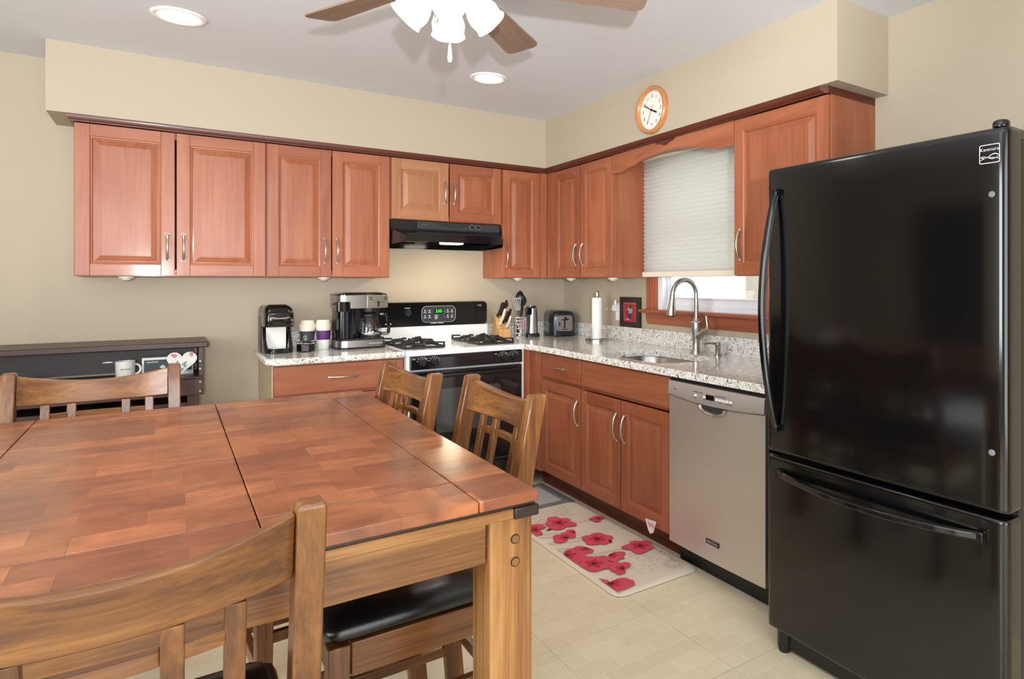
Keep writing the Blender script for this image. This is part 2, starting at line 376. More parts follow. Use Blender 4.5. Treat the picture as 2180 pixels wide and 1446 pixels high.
class MB:
    """collects shapes; build() links them as ONE mesh object"""
    def __init__(s): s.v = []; s.f = []; s.m = []; s.mi = 0
    def mat(s, i): s.mi = i; return s
    def add(s, vs, fs):
        o = len(s.v); s.v += [tuple(v) for v in vs]
        for f in fs: s.f.append(tuple(i+o for i in f)); s.m.append(s.mi)
        return s
    def box(s, x0, x1, y0, y1, z0, z1):
        x0, x1 = sorted((x0, x1)); y0, y1 = sorted((y0, y1)); z0, z1 = sorted((z0, z1))
        return s.add([(x0,y0,z0),(x1,y0,z0),(x1,y1,z0),(x0,y1,z0),(x0,y0,z1),(x1,y0,z1),(x1,y1,z1),(x0,y1,z1)],
                     [(0,3,2,1),(4,5,6,7),(0,1,5,4),(1,2,6,5),(2,3,7,6),(3,0,4,7)])
    def bar(s, p, q, w, d, up=(0, 0, 1)):
        """rectangular bar from p to q, w across, d along the other axis"""
        p, q = Vector(p), Vector(q); t = (q-p).normalized(); u = Vector(up)
        a = t.cross(u)
        if a.length < 1e-4: a = t.cross(Vector((0, 1, 0)))
        a.normalize(); b2 = a.cross(t).normalized()
        vs = []
        for c in (p, q):
            for i, j in ((-1,-1),(1,-1),(1,1),(-1,1)): vs.append(c+a*(i*w/2)+b2*(j*d/2))
        return s.add(vs, [(3,2,1,0),(4,5,6,7),(0,1,5,4),(1,2,6,5),(2,3,7,6),(3,0,4,7)])
    def loft(s, rings, cap0=True, cap1=True, closed=True):
        n = len(rings[0]); vs = [v for r in rings for v in r]; fs = []
        for k in range(len(rings)-1):
            for i in range(n if closed else n-1):
                j = (i+1) % n
                fs.append((k*n+i, k*n+j, (k+1)*n+j, (k+1)*n+i))
        if cap0: fs.append(tuple(reversed(range(n))))
        if cap1: fs.append(tuple(range((len(rings)-1)*n, len(rings)*n)))
        return s.add(vs, fs)
    def tube(s, path, r, n=10, cap=True):
        path = [Vector(p) for p in path]; rings = []; prev = None
        for i, p in enumerate(path):
            t = (path[min(i+1, len(path)-1)]-path[max(i-1, 0)]).normalized()
            if prev is None:
                a = t.cross(Vector((0, 0, 1)))
                if a.length < .05: a = t.cross(Vector((0, 1, 0)))
            else: a = prev-t*prev.dot(t)
            a.normalize(); prev = a; b2 = t.cross(a)
            rr = r[i] if isinstance(r, (list, tuple)) else r
            rings.append([p+a*(rr*math.cos(2*PI*k/n))+b2*(rr*math.sin(2*PI*k/n)) for k in range(n)])
        return s.loft(rings, cap, cap)
    def lathe(s, prof, c=(0, 0, 0), n=28, axis='z', cap0=True, cap1=True, sx=1., sy=1.):
        rings = []
        for r, h in prof:
            ring = []
            for k in range(n):
                a = 2*PI*k/n; x, y = r*math.cos(a)*sx, r*math.sin(a)*sy
                if axis == 'z': p = (c[0]+x, c[1]+y, c[2]+h)
                elif axis == 'y': p = (c[0]+x, c[1]+h, c[2]-y)
                else: p = (c[0]+h, c[1]+x, c[2]+y)
                ring.append(p)
            rings.append(ring)
        return s.loft(rings, cap0, cap1)
    def prism(s, poly, axis, a, b2):
        """extrude a 2D outline along an axis from a to b2"""
        def P(u, v, h): return {'x': (h, u, v), 'y': (u, h, v), 'z': (u, v, h)}[axis]
        return s.loft([[P(u, v, a) for u, v in poly], [P(u, v, b2) for u, v in poly]])
    def flat(s, poly, z, M4=None):
        vs = [Vector((u, v, z)) for u, v in poly]
        if M4: vs = [M4 @ v for v in vs]
        return s.add(vs, [tuple(range(len(vs)))])
    def text(s, txt, size, origin, u, v, align='CENTER'):
        vs, fs = text_geo(txt, size, align); o, u, v = Vector(origin), Vector(u), Vector(v)
        return s.add([o+u*p.x+v*p.y for p in vs], fs)
    def xform(s, Mx, start=0):
        s.v = s.v[:start]+[tuple(Mx @ Vector(v)) for v in s.v[start:]]; return s
    def build(s, name, mats, parent=None, bevel=0., seg=2, smooth=35., loc=None, recalc=True):
        me = bpy.data.meshes.new(name); me.from_pydata(s.v, [], s.f)
        if not isinstance(mats, (list, tuple)): mats = [mats]
        for m in mats: me.materials.append(M[m] if isinstance(m, str) else m)
        me.polygons.foreach_set('material_index', s.m)
        if recalc:
            bm = bmesh.new(); bm.from_mesh(me); bmesh.ops.recalc_face_normals(bm, faces=bm.faces); bm.to_mesh(me); bm.free()
        me.polygons.foreach_set('use_smooth', [True]*len(me.polygons))
        me.set_sharp_from_angle(angle=math.radians(smooth))
        o = bpy.data.objects.new(name, me); COL.objects.link(o)
        if parent is not None: o.parent = parent
        if loc: o.location = loc
        if bevel:
            b = o.modifiers.new('bevel', 'BEVEL'); b.width = bevel; b.segments = seg; b.limit_method = 'ANGLE'; b.angle_limit = math.radians(40)
        return o

def tag(o, label, cat, group=None):
    o['label'] = label; o['category'] = cat
    if group: o['group'] = group
    return o
def thing(name, label, cat, loc=(0, 0, 0), rz=0., group=None):
    o = bpy.data.objects.new(name, None); COL.objects.link(o)
    o.location = loc; o.rotation_euler = (0, 0, rz); o.empty_display_size = .1
    return tag(o, label, cat, group)
def struct(o, label=None, cat=None):
    o['kind'] = 'structure'
    if label: tag(o, label, cat)
    return o
def rrect(x0, x1, y0, y1, r, n=6):
    pts = []
    for cx, cy, a0 in ((x1-r, y1-r, 0), (x0+r, y1-r, PI/2), (x0+r, y0+r, PI), (x1-r, y0+r, 1.5*PI)):
        for k in range(n+1):
            a = a0+PI/2*k/n; pts.append((cx+r*math.cos(a), cy+r*math.sin(a)))
    return pts
def copy_tree(o, parent=None):
    c = o.copy(); COL.objects.link(c)
    if parent is not None: c.parent = parent
    for ch in [x for x in KIDS.get(o.name, [])]: copy_tree(ch, c)
    return c
KIDS = {}
def index_kids():
    KIDS.clear()
    for o in bpy.data.objects:
        if o.parent: KIDS.setdefault(o.parent.name, []).append(o)

# ---------------------------------------------------------------- room shell
CEIL, SB = 2.472, 2.134
WX0, WY0 = -5.0, -6.4     # west and south walls
struct(MB().box(WX0-.1, .1, WY0-.1, .1, -.1, 0).build('floor', 'floor'), 'cream vinyl tile floor with a small mixed brick pattern', 'floor')
struct(MB().box(WX0-.1, .1, WY0-.1, .1, CEIL, CEIL+.1).build('ceiling', 'ceiling'), 'smooth white ceiling with recessed lights', 'ceiling')
struct(MB().box(WX0-.1, .1, 0, .1, 0, CEIL).build('wall_back', 'wall'), 'beige painted wall behind the stove and coffee makers', 'wall')
# right wall with the window opening  y -1.20..-2.12, z 1.14..2.08
OY0, OY1, OZ0, OZ1 = -2.12, -1.198, 1.14, 2.08
wr = MB().box(0, .1, WY0, OY0, 0, CEIL).box(0, .1, OY1, 0, 0, CEIL).box(0, .1, OY0, OY1, 0, OZ0).box(0, .1, OY0, OY1, OZ1, CEIL)
struct(wr.build('wall_right', 'wall'), 'beige painted wall with the sink window and the refrigerator', 'wall')
# west wall: window opening and a dark doorway
wl = MB()
for y0, y1, z0, z1 in ((WY0, -4.6, 0, CEIL), (-4.6, -2.6, 0, .7), (-4.6, -2.6, 2.3, CEIL), (-2.6, -1.9, 0, CEIL), (-1.9, -1.0, 2.05, CEIL), (-1.0, 0, 0, CEIL)):
    wl.box(WX0-.1, WX0, y0, y1, z0, z1)
struct(wl.build('wall_left', 'wall'), 'beige wall on the left with a window and a doorway, outside the photo', 'wall')
wf = MB()
for x0, x1, z0, z1 in ((WX0, -3.85, 0, CEIL), (-3.85, -1.35, 2.3, CEIL), (-1.35, .1, 0, CEIL)):
    wf.box(x0, x1, WY0-.1, WY0, z0, z1)
struct(wf.build('wall_front', 'wall'), 'beige wall behind the camera with a glazed door opening', 'wall')
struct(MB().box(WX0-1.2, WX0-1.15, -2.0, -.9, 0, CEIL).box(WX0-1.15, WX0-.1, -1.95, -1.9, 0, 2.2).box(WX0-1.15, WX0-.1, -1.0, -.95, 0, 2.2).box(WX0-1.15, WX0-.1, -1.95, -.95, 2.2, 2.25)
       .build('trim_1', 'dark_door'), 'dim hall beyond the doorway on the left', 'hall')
# soffit
sf = MB().prism([(-3.029, 0), (-3.029, -.359), (-.359, -.359), (-.359, -2.812), (0, -2.812), (0, 0)], 'z', SB, CEIL)
struct(sf.build('trim_2', 'wall'), 'beige boxed soffit running above both rows of wall cabinets', 'soffit')

# ---------------------------------------------------------------- window over the sink
win = thing('window_1', 'white double hung window over the sink with reddish wood casing', 'window', (0, -1.66, OZ0))
win['kind'] = 'structure'
w = MB()
hw = .46
w.box(.001, .085, -hw, -hw+.045, 0, .94).box(.001, .085, hw-.045, hw, 0, .94).box(.03, .085, -hw+.045, hw-.045, 0, .03).box(.03, .085, -hw+.045, hw-.045, .91, .94)
w.build('window_frame', 'vinyl', win, .003)
w = MB()
a = hw-.047
w.box(.04, .07, -a, -a+.04, .032, .5).box(.04, .07, a-.04, a, .032, .5).box(.04, .07, -a+.04, a-.04, .032, .085).box(.04, .07, -a+.04, a-.04, .46, .5)
w.box(.028, .04, -a+.03, a-.03, .075, .085)
w.build('window_sash', 'vinyl', win, .003)
w = MB(); w.box(.052, .056, -a+.04, a-.04, .085, .46); 
gl = w.build('window_pane', 'pane', win)
w = MB(); w.box(.046, .076, -a, -a+.04, .502, .908).box(.046, .076, a-.04, a, .502, .908).box(.046, .076, -a+.04, a-.04, .87, .908).box(.046, .076, -a+.04, a-.04, .502, .54)
w.build('window_sash', 'vinyl', win, .003)
w = MB(); w.box(.058, .062, -a+.04, a-.04, .54, .87); w.build('window_pane', 'pane', win)
for s in (-1, 1):
    w = MB(); y0, y1 = sorted((s*hw, s*(hw+.1)))
    w.box(-.018, -.0005, y0, y1, 0, .98).box(-.024, -.018, y0+.012, y1-.012, .0, .98)
    w.build('window_casing', 'casing', win, .003)
w = MB().box(-.018, -.0005, -hw, hw, .94, 1.0); w.build('window_casing', 'casing_h', win, .003)
w = MB().prism([(-.055, -.012), (-.05, 0.002), (.03, .002), (.03, -.018), (-.04, -.022)], 'y', -hw-.14, hw+.14)
w.v = [(v[0], v[1], v[2]) for v in w.v]
w.build('window_stool', 'casing_h', win, .002)
w = MB().prism([(-.022, -.022), (-.022, -.055), (-.012, -.09), (-.0005, -.095), (-.0005, -.022)], 'y', -hw-.1, hw+.1)
w.build('window_apron', 'casing_h', win, .002)

# the cellular shade, half lowered
sh = thing('cellular_shade', 'pale pleated cellular shade lowered over the sink window', 'shade', (-.075, -1.66, 1.35))
y0, y1 = -.526, .526
w = MB(); zt = .735; n = 27; prof = []
zs = [.035+(zt-.035)*(k/(2*n)) ** 1. for k in range(2*n+1)]
for k, z in enumerate(zs): prof.append((.0 if k % 2 else -.009, z))
for k, z in reversed(list(enumerate(zs))): prof.append((.014 if k % 2 else .023, z))
w.prism(prof, 'y', y0, y1)
w.build('pleated_cloth', 'shade_cloth', sh, smooth=20)
MB().box(-.018, .03, y0, y1, 0, .034).build('bottom_rail', 'cream', sh, .004)
MB().box(-.02, .035, y0, y1, zt, zt+.03).build('head_rail', 'cream', sh, .003)

# outside, seen through the window
struct(MB().box(.3, 9, -7, 4, -.4, -.3).build('ground_outside', 'snow'), 'pale ground outside the window', 'ground')
tag(MB().box(2.2, 2.3, .04, .14, -.3, 1.62).box(2.21, 2.29, .05, .13, 1.62, 3.0).build('fence_post', 'pole'), 'weathered pale post outside the sink window', 'post')
# ---------------------------------------------------------------- cabinets
def door_meshes(w, h, parent, fr=.058, mats=('cherry_v', 'cherry_h'), panel_mat='cherry_v', t=.02, slab=False, name='door'):
    """raised panel door, lower left corner at local (0,0,0), front face at y=-t"""
    m = MB()
    def bx(x0, x1, z0, z1): m.box(x0, x1, -t, -.0005, z0, z1)
    m.mi = 0; bx(0, fr, 0, h); bx(w-fr, w, 0, h)
    m.mi = 1; bx(fr, w-fr, 0, fr); bx(fr, w-fr, h-fr, h)
    # sticking: a small step just inside the frame
    m.mi = 0
    def ring(i0, d0, i1, d1):
        A = [(fr+i0, fr+i0), (w-fr-i0, fr+i0), (w-fr-i0, h-fr-i0), (fr+i0, h-fr-i0)]
        B = [(fr+i1, fr+i1), (w-fr-i1, fr+i1), (w-fr-i1, h-fr-i1), (fr+i1, h-fr-i1)]
        for k in range(4):
            j = (k+1) % 4
            m.mi = 1 if k in (0, 2) else 0
            m.add([(A[k][0], -t+d0, A[k][1]), (A[j][0], -t+d0, A[j][1]), (B[j][0], -t+d1, B[j][1]), (B[k][0], -t+d1, B[k][1])], [(0, 1, 2, 3)])
    ring(0, .0005, .004, .003); ring(.004, .003, .009, .004); ring(.009, .004, .011, .0105)
    d = m.build(name, list(mats), parent, .0016, recalc=False)
    p = MB()
    steps = [(.006, .016), (.011, .0105), (.016, .0100), (.042, .0022), (.046, .0022), (.0465, .001)]
    prev = None
    for i, dd in steps:
        R = [(fr+i, -t+dd, fr+i), (w-fr-i, -t+dd, fr+i), (w-fr-i, -t+dd, h-fr-i), (fr+i, -t+dd, h-fr-i)]
        if prev:
            p.add(prev+R, [(0, 1, 5, 4), (1, 2, 6, 5), (2, 3, 7, 6), (3, 0, 4, 7)])
        prev = R
    p.add(prev, [(0, 1, 2, 3)])
    p.build('panel', panel_mat, d, recalc=False, smooth=10)
    return d

def handle(parent, x, z, L=.135, vertical=True, t=.02, name='handle'):
    m = MB(); n = 12; pts = []; rad = []
    for k in range(n+1):
        u = k/n; s = (u-.5)*L
        out = .006+.022*math.sin(PI*u)**.7
        pts.append((0, -t-out, s) if vertical else (s, -t-out, 0))
        rad.append(.0045+.003*abs(2*u-1)**3+.0012*math.cos(PI*(u-.5)))
    m.tube(pts, rad, 10)
    for s in (-.5, .5):
        if vertical: m.lathe([(.0055, 0), (.006, -.008), (.0085, -.0085-.0)], (0, -t, s*L), 12, 'y')
        else: m.lathe([(.0055, 0), (.006, -.008), (.0085, -.0085)], (s*L, -t, 0), 12, 'y')
        # flared end
        q = (0, -t-.004, s*(L+.012)) if vertical else (s*(L+.012), -t-.004, 0)
        q0 = (0, -t-.007, s*L*.93) if vertical else (s*L*.93, -t-.007, 0)
        m.tube([q0, q], [.0055, .0075], 10)
    return m.build(name, 'nickel', parent, loc=(x, 0, z))

def carcass(parent, w, h, d, sides=('cherry_v', 'cherry_v'), face=True):
    t = .016
    m = MB().box(0, t, .0, d, 0, h).box(w-t, w, .0, d, 0, h)
    m.mi = 1; m.box(t, w-t, .0, d, 0, t).box(t, w-t, .0, d, h-t, h).box(t, w-t, d-.006, d, t, h-t)
    m.box(t, w-t, 0, .018, t, t+.02).box(t, w-t, 0, .018, h-t-.02, h-t)
    return m.build('body', [sides[0], 'cherry_h'], parent, .001)

def wall_cabinet(label, loc, rz, w, z0, z1, d, doors, group, handles=True, fillers=(), slope=None, pale=None):
    c = thing('wall_cabinet', label, 'cabinet', (loc[0], loc[1], z0), rz, group)
    h = z1-z0
    carcass(c, w, h, d)
    for i, (x0, x1, hx, hz) in enumerate(doors):
        dz0 = .003
        mt = ('cherry_v', 'cherry_h'); pm = 'cherry_v'
        if pale == i: mt = ('cherry_pale', 'cherry_pale_h'); pm = 'cherry_pale'
        dd = door_meshes(x1-x0, h-2*dz0, c, mats=mt, panel_mat=pm)
        dd.location = (x0, 0, dz0)
        if hx is not None: handle(dd, hx-x0, hz-z0-dz0)
    for x0, x1 in fillers:
        MB().box(x0, x1, -.019, .0, 0, h).build('filler', 'cherry_v', c, .001)
    return c
G = 'cherry wall cabinets under the soffit'
UZ, UT = 1.348, 2.101
N0 = -.31
wall_cabinet('wide two-door cherry wall cabinet at the far left end of the run', (-2.932, N0), 0, .822, UZ, UT, .309,
             [(.003, .403, .371, 1.501), (.411, .818, .441, 1.501)], G)
wall_cabinet('narrower two-door cherry wall cabinet above the coffee maker', (-2.109, N0), 0, .676, UZ, UT, .309,
             [(.004, .336, .301, 1.503), (.343, .671, .368, 1.503)], G)
wall_cabinet('short two-door cherry cabinet above the black range hood', (-1.432, N0), 0, .749, 1.714, UT, .309,
             [(.008, .372, .345, 1.905), (.381, .744, .409, 1.905)], G, pale=0)
wall_cabinet('single-door cherry wall cabinet to the right of the hood, in the corner', (-.682, N0), 0, .37, UZ, UT, .309,
             [(.005, .293, .033, 1.50)], G, fillers=[(.296, .3515)])
wall_cabinet('two-door cherry wall cabinet on the right wall, left of the window', (N0, -.331), -PI/2, .828, UZ, UT, .309,
             [(.099, .444, .408, 1.50), (.459, .825, .494, 1.50)], G, fillers=[(.0, .096)])
wall_cabinet('single-door cherry wall cabinet above the refrigerator, right of the window', (N0, -2.204), -PI/2, .545, UZ, UT, .309,
             [(.003, .541, .044, 1.497)], G)

# scalloped valance board over the window
v = thing('valance_board', 'arched cherry valance board bridging the cabinets above the window', 'valance', (-.31, -1.161, 0), -PI/2)
pts = [(0, 1.985), (.1, 1.981), (.13, 1.986), (.18, 2.0)]
mid = .52
for k in range(0, 17):
    u = -1+2*k/16
    pts.append((mid+u*.30, 2.006+.037*(1-u*u)**.8))
pts += [(.86, 2.0), (.91, 1.985), (.94, 1.981), (1.04, 1.983)]
pts += [(1.04, 2.1), (0, 2.1)]
MB().prism(pts, 'y', -.02, -.001).build('board', 'cherry_h', v, .0015)
drop = [(mid-.085, 2.1), (mid-.07, 2.088), (mid-.035, 2.084), (mid-.02, 2.076), (mid, 2.072), (mid+.02, 2.076), (mid+.035, 2.084), (mid+.07, 2.088), (mid+.085, 2.1)]
MB().prism(drop, 'y', -.028, -.0201).build('carved_drop', 'crown_x', v, .002)

# crown moulding, one continuous run mitred at the corner
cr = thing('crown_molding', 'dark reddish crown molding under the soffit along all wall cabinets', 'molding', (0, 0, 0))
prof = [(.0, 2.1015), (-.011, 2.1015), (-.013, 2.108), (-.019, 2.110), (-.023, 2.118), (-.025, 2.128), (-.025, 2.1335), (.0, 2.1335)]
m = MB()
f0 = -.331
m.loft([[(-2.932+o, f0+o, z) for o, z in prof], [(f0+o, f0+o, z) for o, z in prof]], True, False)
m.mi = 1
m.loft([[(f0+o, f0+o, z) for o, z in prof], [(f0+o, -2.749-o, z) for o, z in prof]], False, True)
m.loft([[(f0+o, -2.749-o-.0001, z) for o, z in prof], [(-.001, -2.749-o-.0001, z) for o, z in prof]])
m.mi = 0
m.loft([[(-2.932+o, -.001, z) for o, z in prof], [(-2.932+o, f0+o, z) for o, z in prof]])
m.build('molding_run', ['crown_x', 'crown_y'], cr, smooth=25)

# puck lights stuck below the wall cabinets
for i, (x, y, lb) in enumerate(((-2.735, -.2, 'white puck light under the wide far-left wall cabinet'), (-1.79, -.2, 'white puck light under the cabinet above the coffee maker'),
                 (-.50, -.2, 'white puck light under the corner cabinet right of the hood'), (-.2, -.45, 'white puck light under the right-wall cabinet, nearest the corner'), (-.2, -.985, 'white puck light under the right-wall cabinet, near the window'))):
    p = thing('puck_light', lb, 'light', (x, y, 1.3475), 0, 'puck lights under the wall cabinets')
    MB().lathe([(.034, 0), (.034, -.008), (.028, -.012)], n=20).build('housing', 'white_plastic', p)
    MB().lathe([(.022, -.0121), (.02, -.017), (.012, -.021), (.004, -.022)], n=20).build('lens', 'cream', p)

# ---------------------------------------------------------------- base cabinets
def base_cabinet(label, loc, rz, w, d=.609, toe=True, name='base_cabinet', side='cherry_v'):
    c = thing(name, label, 'cabinet', (loc[0], loc[1], 0), rz, 'cherry base cabinets under the stone counters')
    t = .016; z0, z1 = .113, .877
    m = MB().box(0, t, 0, d, z0, z1).box(w-t, w, 0, d, z0, z1).box(t, w-t, d-.006, d, z0, z1)
    m.mi = 1; m.box(t, w-t, 0, d, z0, z0+t).box(t, w-t, 0, .018, z1-.03, z1).box(t, w-t, d-.08, d, z1-.02, z1)
    m.box(t, w-t, 0, .018, .702, .722)
    m.build('body', [side, 'cherry_h'], c, .001)
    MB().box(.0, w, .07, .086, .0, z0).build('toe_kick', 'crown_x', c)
    return c
def slab_front(parent, x0, x1, z0, z1, name='drawer'):
    m = MB().box(0, x1-x0, -.02, -.0005, 0, z1-z0)
    return m.build(name, 'cherry_h', parent, .003, loc=(x0, 0, z0))

# left base cabinet with drawers
b = base_cabinet('cherry drawer base cabinet under the coffee makers, left of the stove', (-2.109, -.61), 0, .669)
MB().box(-.006, -.0005, -.001, .609, .0, .877).build('end_panel', 'tan_panel', b)
for z0, z1 in ((.718, .871), (.43, .70), (.128, .412)):
    dr = slab_front(b, .003, .666, z0, z1)
    handle(dr, .34, (z1-z0)*.52, .15, False)
# right run, from the corner
b = base_cabinet('narrow cherry base cabinet with one drawer and door beside the stove', (-.61, -.662), -PI/2, .616)
MB().box(-.040, -.0225, -.069, -.0125, .0, .877).build('filler', 'cherry_v', b, .001)
MB().box(-.0222, .055, -.012, -.0005, .113, .877).build('filler', 'cherry_v', b, .001)
MB().box(.057, .132, -.019, -.0005, .113, .877).build('filler', 'cherry_v', b, .001)
dr = slab_front(b, .145, .612, .722, .868); handle(dr, .243, .075, .13, False)
dd = door_meshes(.467, .575, b); dd.location = (.145, 0, .128); handle(dd, .444, .433)
b = base_cabinet('wide cherry sink base cabinet with two doors and a false drawer front', (-.61, -1.280), -PI/2, .80)
slab_front(b, .004, .797, .722, .866, 'false_drawer_front')
dd = door_meshes(.388, .569, b); dd.location = (.004, 0, .128); handle(dd, .363, .429)
dd = door_meshes(.394, .569, b); dd.location = (.403, 0, .128); handle(dd, .037, .429)
cl = MB().mat(0).add([(-.637, -1.90, .150), (-.637, -1.985, .158), (-.640, -1.965, .10), (-.640, -1.945, .088), (-.640, -1.93, .10),
                      (-.633, -1.90, .150), (-.633, -1.985, .158), (-.635, -1.965, .10), (-.635, -1.945, .088), (-.635, -1.93, .10)],
                     [(0, 4, 3, 2, 1), (5, 6, 7, 8, 9), (0, 1, 6, 5), (1, 2, 7, 6), (2, 3, 8, 7), (3, 4, 9, 8), (4, 0, 5, 9)])
cl.mi = 1
for k in range(6):
    yy, zz = -1.925-.009*k, .145-.006*(k % 3)
    cl.add([(-.6403, yy, zz), (-.6403, yy-.006, zz+.004), (-.6408, yy-.010, zz-.012), (-.6408, yy-.004, zz-.012)], [(0, 1, 2, 3)])
tag(cl.build('cloth_corner', ['ceramic', 'rose']), 'white and pink cloth corner poking out below the sink cabinet door', 'cloth')

# ---------------------------------------------------------------- counters
def counter(name, label, outer, holes, z0, z1, splash, bevel=.012):
    c = thing(name, label, 'counter', (0, 0, 0))
    bm = bmesh.new()
    def loop(pts):
        vs = [bm.verts.new((x, y, z1)) for x, y in pts]
        return [bm.edges.new((vs[i], vs[(i+1) % len(vs)])) for i in range(len(vs))]
    es = loop(outer)
    for hh in holes: es += loop(hh)
    bmesh.ops.triangle_fill(bm, use_beauty=True, use_dissolve=False, edges=es)
    bmesh.ops.dissolve_limit(bm, angle_limit=.01, verts=bm.verts, edges=bm.edges)
    r = bmesh.ops.extrude_face_region(bm, geom=bm.faces[:])
    bmesh.ops.translate(bm, verts=[e for e in r['geom'] if isinstance(e, bmesh.types.BMVert)], vec=(0, 0, z0-z1))
    bmesh.ops.recalc_face_normals(bm, faces=bm.faces)
    me = bpy.data.meshes.new('slab'); bm.to_mesh(me); bm.free()
    me.materials.append(M['granite'])
    me.polygons.foreach_set('use_smooth', [True]*len(me.polygons)); me.set_sharp_from_angle(angle=math.radians(35))
    o = bpy.data.objects.new('slab', me); COL.objects.link(o); o.parent = c
    bv = o.modifiers.new('bevel', 'BEVEL'); bv.width = bevel; bv.segments = 3; bv.limit_method = 'ANGLE'; bv.angle_limit = math.radians(60)
    for s in splash: MB().box(*s).build('backsplash', 'granite', c, .002)
    return c
CT = .914
counter('countertop', 'short speckled stone countertop left of the stove', [(-2.144, -.001), (-2.144, -.60), (-2.10, -.652), (-1.436, -.652), (-1.436, -.001)], [], .8785, CT,
        [(-2.095, -1.436, -.021, -.0005, CT, 1.012)])
hole = rrect(-.575, -.19, -1.975, -1.375, .13, 8)
counter('countertop', 'long speckled stone countertop with the sink, right of the stove', [(-.672, -.001), (-.0005, -.001), (-.0005, -2.805), (-.65, -2.805), (-.65, -.70), (-.672, -.66)],
        [hole], .8785, CT, [(-.672, -.0215, -.021, -.0005, CT, 1.013), (-.021, -.0005, -2.805, -.0005, CT, 1.013)])
# undermount sink
sk = thing('sink', 'stainless undermount sink set into the long stone counter', 'sink', (-.3825, -1.675, .8775))
rings = []
for inset, z in ((-.012, 0), (.0, -.001), (.008, -.03), (.018, -.14), (.06, -.17), (.12, -.174)):
    rings.append([(x, y, z) for x, y in rrect(-.2+inset, .2-inset, -.306+inset, .306-inset, max(.02, .135-inset*.5), 8)])
MB().loft(rings, False, True).build('basin', 'steel', sk, smooth=50)
MB().lathe([(.045, -.1735), (.045, -.170), (.038, -.169), (.02, -.172)], n=24).build('drain', 'black_satin', sk)
# ---------------------------------------------------------------- gas range
rg = thing('gas_range', 'white and black gas range between the stone counters', 'stove', (-1.057, 0, 0))
hw = .376
MB().box(-hw, hw, -.635, -.03, .06, .893).build('body', 'white_enamel', rg, .003)
MB().box(-hw+.03, hw-.03, -.58, -.05, 0, .06).build('plinth', 'black_satin', rg)
m = MB().prism([(-.672, .885), (-.672, .905), (-.66, .917), (-.09, .917), (-.085, .93), (-.085, .885)], 'x', -hw-.002, hw+.002)
m.build('cooktop', 'white_enamel', rg, .003)
MB().box(-hw, hw, -.085, -.012, .917, 1.018).build('backguard', 'white_enamel', rg, .004)
con = []
for u, z in rrect(-hw+.002, hw-.002, 1.018, 1.182, .028, 6): con.append((u, z))
m = MB().loft([[(u, -.012, z) for u, z in con], [(u, -.075, z) for u, z in con], [(u*.992, -.082-.0*z, 1.1+(z-1.1)*.95) for u, z in con]])
cs = m.build('control_console', 'black_gloss', rg, smooth=40)
# display bezel, digits, keys
pad = rrect(-.115, .115, -.052, .052, .03, 6)
X0, ZC = .018, 1.098
m = MB().loft([[(X0+u, -.0825, ZC+z) for u, z in pad], [(X0+u*.985, -.0855, ZC+z*.97) for u, z in pad]])
m.mi = 1
rim = rrect(-.118, .118, -.055, .055, .032, 6)
m.tube([(X0+u, -.083, ZC+z) for u, z in rim]+[(X0+rim[0][0], -.083, ZC+rim[0][1])], .002, 6)
pd = m.build('display_pad', ['dark_grey', 'grey'], cs, smooth=40)
MB().box(X0-.032, X0+.024, -.0868, -.0856, ZC+.004, ZC+.036).build('display_window', 'black_gloss', pd)
MB().text('350', .031, (X0-.003, -.0874, ZC+.020), (1, 0, 0), (0, 0, 1)).build('digits', 'green_led', pd)
m = MB()
for i in (-.097, -.066, .062, .092):
    for j in (.022, -.014):
        m.add([(X0+i-.004, -.0862, ZC+j), (X0+i+.004, -.0862, ZC+j), (X0+i+.004, -.0862, ZC+j+.008), (X0+i-.004, -.0862, ZC+j+.008)], [(0, 1, 2, 3)])
        m.add([(X0+i-.009, -.0862, ZC+j-.011), (X0+i+.009, -.0862, ZC+j-.011), (X0+i+.009, -.0862, ZC+j-.007), (X0+i-.009, -.0862, ZC+j-.007)], [(0, 1, 2, 3)])
for j, sg in ((.012, 1), (-.016, -1)):
    m.add([(X0+.034, -.0862, ZC+j), (X0+.040, -.0862, ZC+j+.006*sg), (X0+.046, -.0862, ZC+j), (X0+.040, -.0862, ZC+j+.003*sg)], [(0, 1, 2, 3)])
for k in range(4): m.add([(X0-.03, -.0862, ZC-.006-.008*k), (X0-.006-.005*(k % 2), -.0862, ZC-.006-.008*k), (X0-.006-.005*(k % 2), -.0862, ZC-.009-.008*k), (X0-.03, -.0862, ZC-.009-.008*k)], [(0, 1, 2, 3)])
m.build('key_markings', 'print_white', pd, recalc=False)
m = MB()
for x0, x1, z0, z1 in ((-.04, .005, 1.0345, 1.038), (.012, .05, 1.0345, 1.038), (-.195-.021, -.155-.021, 1.142, 1.145), (-.34, -.302, 1.036, 1.045), (.30, .33, 1.152, 1.155), (.318, .323, 1.143, 1.146)):
    m.box(x0, x1, -.0826, -.0821, z0, z1)
m.build('console_markings', 'print_white', cs)
kb = MB().lathe([(.028, -.0821), (.027, -.092), (.022, -.098), (.021, -.104)], (-.196, 0, 1.112), 24, 'y')
kb.box(-.202, -.190, -.116, -.1, 1.086, 1.136)
kb.build('oven_knob', 'black_satin', cs, .001)
